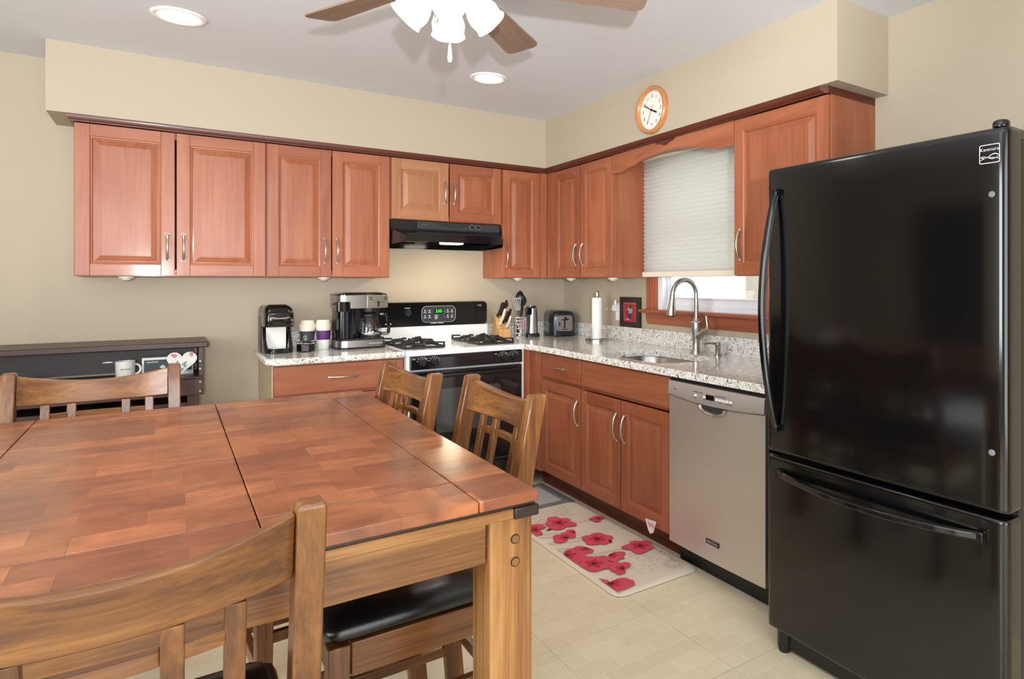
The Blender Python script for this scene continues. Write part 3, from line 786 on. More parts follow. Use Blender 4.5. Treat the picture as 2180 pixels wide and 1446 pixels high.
# front: control strip, knobs, door, drawer
fr = MB().prism([(-.672, .884), (-.683, .872), (-.683, .805), (-.636, .805), (-.636, .884)], 'x', -hw+.021, hw-.021)
fp = fr.build('front_panel', 'black_gloss', rg, .002)
m = MB()
for s in (-1, 1): MB().box(s*(hw-.02), s*hw, -.662, -.634, .06, .885).build('side_trim', 'white_enamel', rg, .002)
pass
for kx in (-.289, -.217, .222, .294):
    k = MB().lathe([(.024, -.6835), (.023, -.690), (.019, -.695), (.018, -.70)], (kx, 0, .846), 20, 'y')
    k.box(kx-.005, kx+.005, -.713, -.698, .826, .866)
    kn = k.build('burner_knob', 'black_satin', fp, .001)
    mm = MB()
    for q in range(7):
        a = PI*(.1+.8*q/6); c, s = math.cos(a), math.sin(a)
        u0, u1 = .027, .036
        mm.add([(kx+c*u0-s*.0012, -.6837, .846+s*u0+c*.0012), (kx+c*u1-s*.0012, -.6837, .846+s*u1+c*.0012), (kx+c*u1+s*.0012, -.6837, .846+s*u1-c*.0012), (kx+c*u0+s*.0012, -.6837, .846+s*u0-c*.0012)], [(0, 1, 2, 3)])
    mm.box(kx-.058, kx-.042, -.6838, -.6834, .866, .869)
    mm.build('knob_markings', 'print_white', kn)
dr = MB().box(-hw+.022, hw-.022, -.68, -.636, .215, .792).build('oven_door', 'black_gloss', rg, .006)
wn = rrect(-.205, .205, .42, .682, .02, 5)
MB().loft([[(u, -.6795, z) for u, z in wn], [(u, -.6812, z) for u, z in wn]]).build('door_window', 'oven_glass', dr)
hb = MB().prism([(-.682, .775), (-.715, .772), (-.722, .762), (-.715, .752), (-.682, .752)], 'x', -hw+.05, hw-.05)
hb.build('door_handle', 'black_satin', dr, .004)
MB().box(-hw+.022, hw-.022, -.672, -.636, .07, .205).build('broiler_drawer', 'black_gloss', rg, .006)
# grates with burners
for gx in (-.245, .215):
    g = MB(); a, y0, y1, z0, z1 = .118, -.60, -.12, .919, .955
    for yy in (y0, (y0+y1)/2, y1): g.bar((gx-a, yy, z0+.008), (gx+a, yy, z0+.008), .010, .014)
    for xx in (gx-a, gx+a):
        g.bar((xx, y0, z0+.008), (xx, y1, z0+.008), .010, .014)
    for cy in (y0+.12, y1-.12):
        for sx, sy in ((1, 0), (-1, 0), (0, 1), (0, -1)):
            p0 = (gx+sx*a, cy+sy*.118, z0+.012); p1 = (gx+sx*.085, cy+sy*.085, z1-.005); p2 = (gx+sx*.028, cy+sy*.028, z1-.003)
            g.bar(p0, p1, .009, .013); g.bar(p1, p2, .009, .012)
        for sx, sy in ((1, 1), (-1, 1), (1, -1), (-1, -1)):
            g.bar((gx+sx*a, cy+sy*.11, z0+.006), (gx+sx*a, cy+sy*.11, z1), .011, .011)
            g.bar((gx+sx*a, cy+sy*.11, z1-.004), (gx+sx*.075, cy+sy*.075, z1-.004), .009, .010)
    gg = g.build('grate', 'black_iron', rg, .0015)
    for cy in (y0+.12, y1-.12):
        MB().lathe([(.05, .9175), (.046, .924), (.04, .926)], (gx, cy, 0), 22).lathe([(.036, .926), (.038, .934), (.03, .939), (.0, .94)], (gx, cy, 0), 22).build('burner', 'black_iron', rg)

# ---------------------------------------------------------------- range hood
hd = thing('range_hood', 'black under-cabinet range hood above the gas range', 'hood', (-1.058, 0, 1.5))
T, X = .2125, .373
m = MB()
A = [(-X, -.004, T), (X, -.004, T), (X, -.318, T), (-X, -.318, T)]
B = [(-X, -.004, .155), (X, -.004, .155), (X, -.322, .155), (-X, -.322, .155)]
C2 = [(-X, -.004, .145), (X, -.004, .145), (X, -.325, .145), (-X, -.325, .145)]
L0 = .316
m.add([(-X, -.004, T), (X, -.004, T), (X, -.318, T), (-X, -.318, T), (-X, -.004, .045), (X, -.004, .045), (X, -.335, .15), (-X, -.335, .15),
       (L0, -.48, .105), (-L0, -.48, .105), (L0, -.48, .068), (-L0, -.48, .068), (X, -.335, .055), (-X, -.335, .055)],
      [(0, 1, 2, 3), (3, 2, 6, 7), (7, 6, 8, 9), (9, 8, 10, 11), (6, 12, 10, 8), (7, 9, 11, 13), (2, 1, 5, 12, 6), (0, 3, 7, 13, 4), (0, 4, 5, 1)])
# inner faces
i0 = .006
m.add([(-L0+i0, -.47, .069), (L0-i0, -.47, .069), (L0-i0, -.47, .12), (-L0+i0, -.47, .12), (-X+.01, -.02, .12), (X-.01, -.02, .12), (-X+.01, -.02, .05), (X-.01, -.02, .05)],
      [(0, 1, 2, 3), (3, 2, 5, 4), (4, 5, 7, 6), (0, 3, 4, 6), (1, 7, 5, 2)])
hb = m.build('canopy', 'black_gloss', hd, recalc=False)
MB().prism(rrect(-.21+.0, .355, .158, .207, .012, 4), 'y', -.335, -.318).build('control_fascia', 'dark_grey', hd, .001)
m = MB()
for k in range(24):
    x = -.11+.012*k; zt = .205; zb = .205-.034*math.sin(PI*(k+.5)/24)**.8
    m.box(x, x+.005, -.3365, -.3352, zb, zt)
m.build('louver', 'black_satin', hd)
for kx in (.158, .20):
    MB().lathe([(.013, -.3352), (.012, -.343)], (kx, 0, .185), 18, 'y').build('fan_switch', 'black_satin', hd)
    MB().tube([(kx+.0155*math.cos(2*PI*q/18), -.3358, .185+.0155*math.sin(2*PI*q/18)) for q in range(19)], .0012, 6).build('switch_ring', 'grey', hd)
MB().box(-.18, -.15, -.3358, -.3352, .184, .19).build('hood_print', 'print_grey', hd)
m = MB().prism(rrect(-.075, .06, -.445, -.345, .02, 4), 'z', .062, .09); m.build('light_lens', 'hood_lens', hd, .004)
MB().box(-.30, .28, -.44, -.05, .098, .11).box(-.25, -.09, -.42, -.14, .085, .098).build('filter', 'brick_hall', hd)
l = area('hood_light', (-1.065, -.40, 1.555), (0, 0, 0), .12, .08, 2.2, (1, .88, .62))

# ---------------------------------------------------------------- dishwasher
dw = thing('dishwasher', 'stainless steel dishwasher between the sink cabinet and the refrigerator', 'dishwasher', (-.61, -2.083, 0), -PI/2)
wd = .598
MB().box(.004, wd-.004, -.0, .55, .10, .874).build('tub', 'black_satin', dw)
n = 14; xs = [.002+(wd-.004)*k/n for k in range(n+1)]
bow = lambda x: .010*math.sin(PI*x/wd)
m = MB()
fr_ = [(x, -.024-bow(x)*.6) for x in xs]
zlow = lambda x: .792-.016*math.sin(PI*x/wd)
rings = []
for x, y in fr_:
    rings.append([(x, 0, .105), (x, y, .105), (x, y, zlow(x)-.004), (x, y+.008, zlow(x)), (x, 0, zlow(x))])
m.loft(rings)
dd = m.build('door', 'steel_door', dw, smooth=40)
m = MB(); rings = []
for x, y in fr_:
    yy = y-.006
    rings.append([(x, 0, zlow(x)+.001), (x, yy+.004, zlow(x)+.001), (x, yy-.002, zlow(x)+.006), (x, yy+.001, .852), (x, yy+.006, .858), (x, 0, .858)])
m.loft(rings)
cp = m.build('control_panel', 'steel_panel', dw, smooth=40)
yy = -.0395
for q in (.193, .250, .328, .348, .368, .389, .411): MB().box(q, q+.014, yy-.001, yy+.006, .810, .8205).build('button', 'white_plastic', cp, .001)
MB().box(.270, .318, yy-.0012, yy+.006, .807, .829).build('display_window', 'black_gloss', cp)
m = MB()
for q in range(7): m.box(.186+.009*q, .191+.009*q, yy-.0006, yy+.004, .830+.001*(q % 2), .8325)
for q in range(7): m.box(.326+.009*q, .332+.009*q, yy-.0006, yy+.004, .830+.001*(q % 2), .8325)
for q in (.194, .251, .349, .39, .412): m.box(q, q+.012, yy-.0006, yy+.004, .8035, .806)
m.box(.05, .062, yy+.0035, yy+.006, .822, .826)
m.build('panel_print', 'print_grey', cp)
# pocket handle: cup hanging below the panel
m = MB(); cx = .302; rings = []
for k in range(9):
    a = PI*k/8
    rings.append([(cx-.088*math.cos(a)*s, y, .778-.040*math.sin(a)**.75*s2) for s, s2, y in ((1, 1, -.0315), (.96, .93, -.042), (.86, .8, -.044), (.80, .68, -.038), (.78, .62, -.0315))])
m.loft(rings, False, False, closed=False)
m.build('pocket_handle', 'nickel', dd, smooth=60)
pk = [(cx-.070*math.cos(PI*k/10), .777-.026*math.sin(PI*k/10)**.75) for k in range(11)]
MB().prism(pk, 'y', -.0335, -.0312).build('pocket_recess', 'dark_grey', dd)
MB().box(.262, .342, -.0335, -.0300, .180, .2).build('brand_plate', 'print_black', dd)
MB().text('MAYTAG', .0165, (.302, -.0339, .1898), (1, 0, 0), (0, 0, 1)).build('brand_lettering', 'print_white', dd)
MB().box(.0, wd, .045, .06, .0, .10).build('toe_kick', 'black_satin', dw)
MB().box(.002, wd-.002, -.012, .02, .8595, .8775).build('top_gap_strip', 'black_satin', dw)  # black strip stands for the shaded gap between dishwasher and counter

# ---------------------------------------------------------------- refrigerator
fg = thing('refrigerator', 'tall glossy black bottom-freezer refrigerator at the right edge', 'refrigerator', (-.72, -2.83, 0), -PI/2)
FW = .816
MB().box(.004, FW-.004, 0, .66, .03, 1.70).build('body', 'black_satin', fg, .006)
def fridge_door(z0, z1, name):
    m = MB(); rings = []
    r = .022
    sec = []
    for k in range(7):
        a = PI/2*k/6; sec.append((0+r*(1-math.cos(a)), -.08+r*(1-math.sin(a))))
    left = [(0.0+r*(1-math.cos(PI/2*k/6)), -.078+r-r*math.sin(PI/2*k/6)) for k in range(7)]
    face = [(r+(FW-2*r)*k/16, -.078-.0035*math.sin(PI*k/16)) for k in range(1, 16)]
    right = [(FW-x, y) for x, y in reversed(left)]
    sec = [(0.0, -.006)]+left+face+right+[(FW, -.006)]
    for z, ins in ((z0, .006), (z0+.004, .001), (z0+.010, 0), (z0+.016, 0), (z1-.016, 0), (z1-.010, 0), (z1-.004, .001), (z1, .006)):
        rings.append([(min(max(x, ins), FW-ins), y+ins if y < -.02 else y, z) for x, y in sec])
    m.loft(rings)
    return m.build(name, 'black_fridge', fg, smooth=50)
d1 = fridge_door(.716, 1.722, 'upper_door')
d2 = fridge_door(.085, .700, 'freezer_drawer')
MB().box(.006, FW-.006, -.004, .0, .698, .72).build('gasket', 'black_satin', fg)
# upper handle: long bowed blade at the left
m = MB(); rings = []
for k in range(25):
    u = k/24; z = .80+.84*u; out = .012+.052*math.sin(PI*u)**.75
    xc = .055-.022*math.sin(PI*u)
    wv = .017+.004*math.sin(PI*u)
    th = .016
    y = -.080-out
    rings.append([(xc-wv*.6, y+th*.2, z), (xc-wv*.35, y-th*.35, z), (xc+wv*.45, y-th*.4, z), (xc+wv*.7, y+th*.1, z), (xc+wv*.55, y+th, z), (xc-wv*.45, y+th, z)])
m.loft(rings)
for z in (.805, 1.635): m.box(.042, .066, -.10, -.079, z-.012, z+.012)
m.build('door_handle', 'black_fridge', d1, .002, smooth=40)
m = MB(); rings = []
for k in range(25):
    u = k/24; x = .064+.69*u; out = .010+.045*math.sin(PI*u)**.75
    z = .648-.012*math.sin(PI*u); y = -.081-out; th = .016; hv = .016
    rings.append([(x, y+th*.2, z+hv*.8), (x, y-th*.4, z+hv*.5), (x, y-th*.4, z-hv*.5), (x, y+th*.2, z-hv*.8), (x, y+th, z-hv*.5), (x, y+th, z+hv*.5)])
m.loft(rings)
for x in (.068, .750): m.box(x-.012, x+.012, -.10, -.079, .634, .660)
m.build('drawer_handle', 'black_fridge', d2, .002, smooth=40)
for z in (1.548, .873):
    MB().lathe([(.008, -.0795), (.0085, -.083), (.005, -.0855)], (.778, 0, z), 16, 'y').build('screw_cap', 'grey_dim', d1)
# badge: rounded square with lettering and a wave
bz, bx = 1.655, .772
fy = -.0815
m = MB()
o_ = rrect(-.026, .026, -.025, .025, .005, 4); i_ = rrect(-.0238, .0238, -.0228, .0228, .004, 4)
nn = len(o_)
m.add([(bx+u, fy, bz+z) for u, z in o_]+[(bx+u, fy, bz+z) for u, z in i_], [(k, (k+1) % nn, nn+(k+1) % nn, nn+k) for k in range(nn)])
m.text('Kenmore', .0125, (bx, fy, bz+.0115), (1, 0, 0), (0, 0, 1))
def ribbon(m, f, x0, x1, wv, n=14):
    for k in range(n):
        a, b2 = x0+(x1-x0)*k/n, x0+(x1-x0)*(k+1)/n
        m.add([(bx+a, fy, bz+f(a)-wv), (bx+b2, fy, bz+f(b2)-wv), (bx+b2, fy, bz+f(b2)+wv), (bx+a, fy, bz+f(a)+wv)], [(0, 1, 2, 3)])
ribbon(m, lambda a: -.006+.005*math.sin(a*130), -.023, .023, .0012)
ribbon(m, lambda a: -.010-.004*math.sin(a*130+.5), -.023, .023, .0008)
ribbon(m, lambda a: -.016+.006*math.cos(a*60), -.023, .023, .0008)
m.build('badge', 'print_white', d1, recalc=False)
m = MB().lathe([(.02, 1.7225), (.021, 1.735), (.018, 1.743), (.006, 1.745)], (FW-.028, -.052, 0), 20).box(FW-.045, FW-.01, -.05, .06, 1.7, 1.728)
m.build('hinge_cover', 'black_gloss', fg, .003)
m = MB().box(.03, FW-.02, -.04, .0, .012, .082); m.build('base_grille', 'black_satin', fg, .004)
for x in (.05, FW-.06):
    MB().lathe([(.022, 0), (.026, .02), (.026, .084)], (x, -.035, 0), 18).build('foot', 'black_satin', fg)
# ---------------------------------------------------------------- ceiling fan
FC = (-1.824, -2.418)
fan = thing('ceiling_fan', 'ceiling fan with brown blades and a cluster of lit frosted shades', 'fan', (FC[0], FC[1], 0))
MB().lathe([(.075, CEIL-.0005), (.078, CEIL-.03), (.04, CEIL-.06), (.03, CEIL-.065), (.09, CEIL-.075), (.13, CEIL-.10), (.135, CEIL-.15), (.11, CEIL-.19), (.07, CEIL-.20)], n=32).build('motor_housing', 'bronze', fan, smooth=30)
BZ, BR = 2.30, .665
for k in range(5):
    ang = math.radians((114.5, 42.4, -21, -97, -172)[k])
    m = MB(); x0, x1, hw0, hw1, r = .19, BR, .05, .068, .03
    out = [(x0, -hw0)]
    for cx, cy, a0 in ((x1-r, -hw1+r, -PI/2), (x1-r, hw1-r, 0)):
        for q in range(6):
            a = a0+PI/2*q/5; out.append((cx+r*math.cos(a), cy+r*math.sin(a)))
    out.append((x0, hw0))
    t = math.tan(math.radians(12))
    m.mi = 0
    m.loft([[(u, v, -.004-v*t) for u, v in out], [(u, v, .003-v*t) for u, v in out]])
    b = m.build('blade', 'blade', fan, .0015)
    b.location = (0, 0, BZ); b.rotation_euler = (0, 0, ang)
    m = MB().bar((.09, 0, 0), (.21, 0, -.006), .035, .006).prism(rrect(.19, .27, -.035, .035, .015, 4), 'z', -.0115, -.0095)
    b2 = m.build('bracket', 'bronze', b, .001)
MB().lathe([(.06, 2.272), (.075, 2.25), (.06, 2.225), (.035, 2.205), (.02, 2.19), (.008, 2.185)], n=28).build('light_hub', 'bronze', fan, smooth=30)
for k, deg in enumerate((70, 152, 250, 338)):
    a = math.radians(deg)
    tilt = math.radians(42)
    d = Vector((math.cos(a)*math.sin(tilt), math.sin(a)*math.sin(tilt), -math.cos(tilt)))
    o = Vector((math.cos(a)*.055, math.sin(a)*.055, 2.245))
    prof = [(r*.84, z*.92) for r, z in [(.018, 0), (.024, .015), (.040, .035), (.056, .06), (.064, .085), (.062, .105), (.060, .115), (.066, .13)]]
    m = MB()
    m.lathe(prof+[(r*.84, z*.92) for r, z in [(.064, .1305), (.058, .115), (.060, .1), (.061, .085), (.053, .06), (.037, .036), (.021, .017)]], n=28, cap0=False, cap1=False)
    # fluted, petal-like rim
    vv = []
    for (x, y, z) in m.v:
        ph = math.atan2(y, x); f = 1+.035*math.cos(6*ph)*max(0, (z-.05)/.08)
        vv.append((x*f, y*f, z))
    m.v = vv
    q = d.to_track_quat('Z', 'Y').to_matrix().to_4x4(); q.translation = o
    m.xform(q)
    s = m.build('glass_shade', 'shade_glass', fan, smooth=50)
    c = o+d*.055
    MB().lathe([(.012, -.03), (.013, -.02), (.024, .0), (.027, .02), (.02, .04), (.0, .048)], n=16).xform(Matrix.Translation(c) @ d.to_track_quat('Z', 'Y').to_matrix().to_4x4()).build('bulb', 'lamp_glow', s, smooth=60)
    MB().tube([(0, 0, 2.24), tuple(o), tuple(o+d*.012)], .014, 10).build('lamp_arm', 'bronze', fan)
m = MB().tube([(.012, .02, 2.19), (.012, .02, 2.085)], .0014, 6); m.mi = 1
m.lathe([(.0015, 2.092), (.004, 2.085), (.0075, 2.045), (.006, 2.033), (.002, 2.03)], (.012, .02, 0), 12)
m.build('pull_chain', ['bronze', 'white_plastic'], fan)
m = MB().tube([(-.05, -.03, 2.2), (-.05, -.03, 2.165)], .0014, 6)
m.lathe([(.002, 2.17), (.006, 2.16), (.008, 2.135), (.002, 2.125)], (-.05, -.03, 0), 12)
m.build('pull_chain', 'bronze', fan)
point('fan_lamp', (FC[0], FC[1], 2.06), 2, .09, (1, .95, .87))

# ---------------------------------------------------------------- recessed lights
for x, y, lb in ((-2.518, -1.037, 'round recessed ceiling light at upper left, above the left cabinets'), (-1.085, -1.031, 'round recessed ceiling light beyond the fan, nearer the corner')):
    r = thing('recessed_light', lb, 'light', (x, y, CEIL), 0, 'recessed ceiling lights')
    m = MB().lathe([(.103, -.0008), (.101, -.006), (.09, -.009), (.078, -.006), (.074, -.002)], n=40, cap0=False, cap1=False)
    m.build('trim_ring', 'white_plastic', r, smooth=60)
    MB().lathe([(.0755, -.0025), (.074, -.0065), (.05, -.010), (.0, -.0105)], n=36).build('lamp_lens', 'lamp_glow', r, smooth=60)
    l = bpy.data.lights.new('downlight', 'SPOT'); l.energy = 24; l.spot_size = math.radians(125); l.spot_blend = .9; l.shadow_soft_size = .07; l.color = (1, .93, .84)
    o = bpy.data.objects.new('downlight', l); o.location = (x, y, CEIL-.02); COL.objects.link(o)

# ---------------------------------------------------------------- wall clock
ck = thing('wall_clock', 'round wood-rimmed wall clock on the soffit above the sink window', 'clock', (-.3595, -1.613, 2.274), -PI/2)
R = .133
MB().lathe([(R*.99, 0), (R, -.012), (R*.985, -.022), (R*.93, -.03), (R*.86, -.027), (R*.80, -.014), (R*.79, -.010)], n=56, axis='y', cap1=False).build('rim', 'oak', ck, smooth=40)
dl = MB().lathe([(R*.80, -.011), (.0, -.0112)], n=48, axis='y', cap0=False).build('dial', 'dial', ck)
m = MB()
for k in range(1, 13):
    a = PI/2-2*PI*k/12
    m.text(str(k), .027, (.078*math.cos(a), -.0116, .078*math.sin(a)), (1, 0, 0), (0, 0, 1))
for k in range(60):
    a = 2*PI*k/60; c, s = math.cos(a), math.sin(a)
    m.add([(c*.0965-s*.0004, -.0116, s*.0965+c*.0004), (c*.099-s*.0004, -.0116, s*.099+c*.0004), (c*.099+s*.0004, -.0116, s*.099-c*.0004), (c*.0965+s*.0004, -.0116, s*.0965-c*.0004)], [(0, 1, 2, 3)])
m.build('numerals', 'print_black', dl, recalc=False)
def hand(deg, L, w0, y, name, back=.015):
    a = math.radians(90-deg); u = Vector((math.cos(a), 0, math.sin(a))); v = Vector((-u.z, 0, u.x))
    m = MB(); P = [u*-back+v*w0*.5, u*-back-v*w0*.5, u*L*.72-v*w0, u*L, u*L*.72+v*w0]
    m.loft([[p+Vector((0, y, 0)) for p in P], [p+Vector((0, y-.001, 0)) for p in P]])
    return m.build(name, 'print_black', ck)
hand(115, .055, .0055, -.0125, 'hour_hand'); hand(299, .082, .0035, -.0142, 'minute_hand'); hand(208, .088, .0012, -.0158, 'second_hand', .03)
MB().lathe([(.006, -.0112), (.0055, -.0175), (.002, -.018)], n=14, axis='y').build('hand_pin', 'black_satin', ck)

# ---------------------------------------------------------------- outlet and framed card on the right wall
ol = thing('wall_outlet', 'white wall outlet with a small plug-in, left of the dark frame', 'outlet', (-.0005, -.77, 1.112), -PI/2)
MB().prism(rrect(-.036, .036, -.06, .06, .006, 3), 'y', -.006, 0).build('cover_plate', 'white_plastic', ol, .001)
MB().box(-.03, .012, -.042, -.0062, .005, .05).lathe([(.012, .05), (.010, .07), (.003, .085)], (-.01, -.025, 0), 12).build('plug_in', 'white_plastic', ol, .003)
for y in (-.618, -.668):
    tag(MB().lathe([(.007, -.0003), (.006, -.004), (.002, -.006)], (0, 0, 0), 12, 'x').build('wall_anchor', 'white_plastic', loc=(0, y, 1.128)),
        'small white wall anchor beside the outlet, %s' % ('nearer the corner' if y > -.64 else 'nearer the plug-in'), 'anchor', 'wall anchors')
fr = thing('picture_frame', 'dark frame with a red card leaning above the backsplash', 'frame', (-.011, -.918, 1.0135), -PI/2)
w2, h2, bdr = .112, .203, .034
m = MB()
for x0, x1, z0, z1 in ((-w2, w2, 0, bdr), (-w2, w2, h2-bdr, h2), (-w2, -w2+bdr, bdr, h2-bdr), (w2-bdr, w2, bdr, h2-bdr)): m.box(x0, x1, -.012, .009, z0, z1)
m.build('frame_border', 'frame_dark', fr, .0015)
m = MB().box(-w2+bdr, w2-bdr, -.004, .002, bdr, h2-bdr)
cd = m.build('card', 'red_print', fr)
m = MB()
def fpoly(pts, y=-.0045): m.add([(a, y, b2) for a, b2 in pts], [tuple(range(len(pts)))])
m.mi = 0
for x0, x1, z0, z1 in ((-.07, .07, .158, .161), (-.07, -.067, .04, .161), (.067, .07, .04, .161)): fpoly([(x0, z0), (x1, z0), (x1, z1), (x0, z1)])
fpoly([(-.02, .09), (.012, .085), (.03, .12), (.012, .14), (-.012, .138), (-.04, .115)], -.0048)
fpoly([(-.05, .048), (-.01, .046), (-.008, .056), (-.048, .058)], -.0048)
m.mi = 1
fpoly([(-.022, .06), (.014, .056), (.02, .09), (-.018, .095)], -.0052)
fpoly([(-.008, .126), (.016, .124), (.018, .146), (-.006, .148)], -.0052)
fpoly([(-.036, .104), (-.02, .09), (-.014, .104), (-.03, .12)], -.0052)
m.build('card_print', ['grey', 'dark_grey'], cd, recalc=False)
# ---------------------------------------------------------------- things on the left counter
Z = .9142
k = thing('pod_coffee_maker', 'black single-serve pod coffee maker at the left end of the counter', 'coffee maker', (-2.052, -.215, Z), math.radians(4))
bw = .073
def prof_ring(y0, y1, x, z, r=.03): return [(u, v, z) for u, v in rrect(-x, x, y0, y1, r, 5)]
m = MB().loft([prof_ring(-.02, .115, bw, 0), prof_ring(-.02, .115, bw, .235), prof_ring(-.02, .11, bw-.004, .258), prof_ring(-.01, .10, bw-.016, .27)])
m.build('body', 'black_gloss', k, .002, smooth=45)
m = MB().loft([prof_ring(-.125, .02, bw, .150), prof_ring(-.13, .02, bw, .165), prof_ring(-.13, .04, bw, .225), prof_ring(-.115, .06, bw-.004, .255), prof_ring(-.09, .06, bw-.018, .272)])
hd_ = m.build('brew_head', 'black_gloss', k, .002, smooth=45)
MB().prism([(-.136, .205), (-.132, .218), (-.10, .25), (-.06, .276), (-.05, .272), (-.09, .244), (-.122, .21), (-.126, .202)], 'x', -.045, .045).build('lid_handle', 'black_satin', hd_, .003)
MB().tube([(-.045, -.135, .204), (-.02, -.142, .200), (.02, -.142, .200), (.045, -.135, .204)], .0065, 10).build('handle_trim', 'chrome', hd_)
m = MB()
for z0, z1, x0 in ((.232, .238, .05), (.18, .196, .054), (.162, .168, .052)): m.box(x0, x0+.014, -.1318, -.1302, z0, z1)
m.build('indicator_print', 'print_grey', hd_)
m = MB().prism(rrect(-.052, .052, .022, .150, .012, 4), 'y', -.028, -.0215)
m.build('white_backplate', 'white_plastic', k, .002)
for s in (-1, 1): MB().loft([[(s*.050, -.10, 0), (s*bw, -.10, 0), (s*bw, -.02, 0), (s*.052, -.02, 0)], [(s*.066, -.03, .15), (s*bw, -.03, .15), (s*bw, -.02, .15), (s*.066, -.02, .15)]]).build('side_cheek', 'black_gloss', k, .002)
m = MB().loft([prof_ring(-.135, -.03, .055, 0, .025), prof_ring(-.135, -.03, .058, .026, .025)])
tr = m.build('drip_tray', 'black_gloss', k, .002, smooth=45)
MB().prism(rrect(-.05, .05, -.128, -.034, .02, 4), 'z', .0262, .029).build('drip_grid', 'chrome', tr, .001)
MB().box(-bw-.0008, -bw+.001, -.0, .08, .03, .21).build('water_window', 'dark_grey', k)

j = thing('glass_lidded_jar', 'small black octagonal jar with a clear knobbed glass lid', 'jar', (-1.905, -.305, Z), math.radians(10))
MB().lathe([(.044, 0), (.050, .004), (.051, .045), (.047, .047)], n=8).build('pot', 'black_gloss', j, .002, smooth=20)
m = MB().lathe([(.047, .0475), (.048, .052), (.030, .062), (.012, .068), (.008, .073), (.014, .080), (.013, .088), (.006, .093), (.0, .0935)], n=20)
m.build('glass_lid', 'glass', j, smooth=60)

def tumbler(x, y, sleeve, label):
    c = thing('travel_tumbler', label, 'cup', (x, y, Z), 0, 'ceramic travel tumblers')
    MB().lathe([(.029, 0), (.031, .002), (.0415, .135), (.0415, .138)], n=28).build('cup_body', 'white_plastic', c, smooth=40)
    MB().lathe([(.0345, .058), (.0355, .057), (.0405, .112), (.0395, .113)], n=28, cap0=False, cap1=False).build('sleeve', sleeve, c, smooth=40)
    MB().lathe([(.0405, .118), (.0425, .119), (.0455, .142), (.0455, .152), (.042, .154), (.0385, .172), (.036, .177), (.0, .176)], n=28).build('lid', 'cream', c, smooth=30)
    return c
tumbler(-1.882, -.205, 'charcoal', 'white travel tumbler with a charcoal grip sleeve, behind the glass-lidded jar')
tumbler(-1.793, -.205, 'purple', 'white travel tumbler with a purple grip sleeve, beside the drip coffee maker')

c = thing('drip_coffee_maker', 'steel and black drip coffee maker with glass carafe beside the stove', 'coffee maker', (-1.600, -.235, Z), math.radians(3))
def rr(x0, x1, y0, y1, r, z): return [(u, v, z) for u, v in rrect(x0, x1, y0, y1, r, 6)]
MB().loft([rr(-.142, .142, -.115, .11, .05, 0), rr(-.142, .142, -.115, .11, .05, .012)]).build('foot_plate', 'black_satin', c, .002, smooth=45)
MB().loft([rr(-.142, .142, -.116, .11, .05, .0121), rr(-.140, .140, -.114, .108, .05, .052)]).build('base_band', 'steel', c, .001, smooth=45)
MB().loft([rr(-.139, .139, -.113, .107, .05, .0521), rr(-.136, .136, -.11, .105, .05, .062)]).lathe([(.07, .062), (.068, .066), (.0, .066)], (.055, -.045, 0), 28).build('hot_plate', 'black_satin', c, smooth=45)
MB().loft([rr(-.135, -.035, -.085, .10, .03, .0625), rr(-.135, -.035, -.085, .10, .03, .245)]).build('water_tank', 'black_gloss', c, .002, smooth=45)
MB().box(-.04, .135, .055, .10, .0625, .245).build('back_column', 'black_satin', c, .004)
MB().loft([rr(-.145, .146, -.115, .108, .045, .2455), rr(-.147, .148, -.117, .11, .045, .325)]).build('brew_housing', 'steel', c, .001, smooth=45)
MB().loft([rr(-.147, .148, -.117, .11, .045, .3255), rr(-.147, .148, -.117, .11, .045, .332), rr(-.11, .13, -.09, .09, .04, .341)]).build('top_lid', 'black_gloss', c, .001, smooth=45)
m = MB().loft([rr(-.153, -.075, -.122, -.05, .015, .228), rr(-.153, -.075, -.122, -.05, .015, .287)])
m.box(-.172, -.150, -.10, -.08, .268, .282)
m.build('single_serve_basket', 'black_gloss', c, .002, smooth=45)
pn = MB().box(.020, .142, -.1195, -.110, .248, .323).build('control_panel', 'nickel', c, .001)
MB().box(.066, .104, -.1202, -.1194, .293, .312).build('clock_display', 'lcd', pn)
m = MB()
for x0 in (.032, .118):
    for z0 in (.296, .308): m.box(x0, x0+.018, -.1203, -.1194, z0, z0+.005)
m.lathe([(.009, -.1195), (.008, -.1225)], (.086, 0, .279), 14, 'y').lathe([(.0075, -.1195), (.007, -.1225)], (.084, 0, .262), 14, 'y')
for x0 in (.066, .104): m.box(x0, x0+.006, -.1203, -.1194, .277, .282)
m.build('control_buttons', 'black_satin', pn)
MB().box(.03, .11, -.1165, -.1158, .028, .036).build('base_print', 'grey', c)
m = MB().lathe([(.062, .0665), (.066, .072), (.068, .10), (.064, .135), (.055, .165), (.048, .178), (.046, .19), (.044, .19), (.046, .178), (.053, .164), (.062, .134), (.066, .10), (.064, .074), (.058, .069), (.0, .069)], (.055, -.045, 0), 30, cap1=False)
cf = m.build('glass_carafe', 'glass', c, smooth=50)
m = MB().lathe([(.049, .183), (.052, .19), (.052, .205), (.04, .218), (.0, .22)], (.055, -.045, 0), 26)
m.build('carafe_lid', 'black_satin', cf, smooth=40)
MB().lathe([(.0685, .083), (.0692, .084), (.0692, .095), (.0685, .096)], (.055, -.045, 0), 30, cap0=False, cap1=False).build('carafe_band', 'chrome', cf)
m = MB(); P = [(.108, -.06, .205), (.135, -.066, .207), (.152, -.07, .185), (.163, -.073, .125), (.160, -.072, .085), (.12, -.063, .083)]
for a, b2 in zip(P[:-1], P[1:]): m.bar(a, b2, .018, .016, (0, 1, 0))
m.build('carafe_handle', 'black_gloss', cf, .003)
MB().lathe([(.060, .135), (.0, .135)], (.055, -.045, 0), 4, cap0=False)
m = MB()
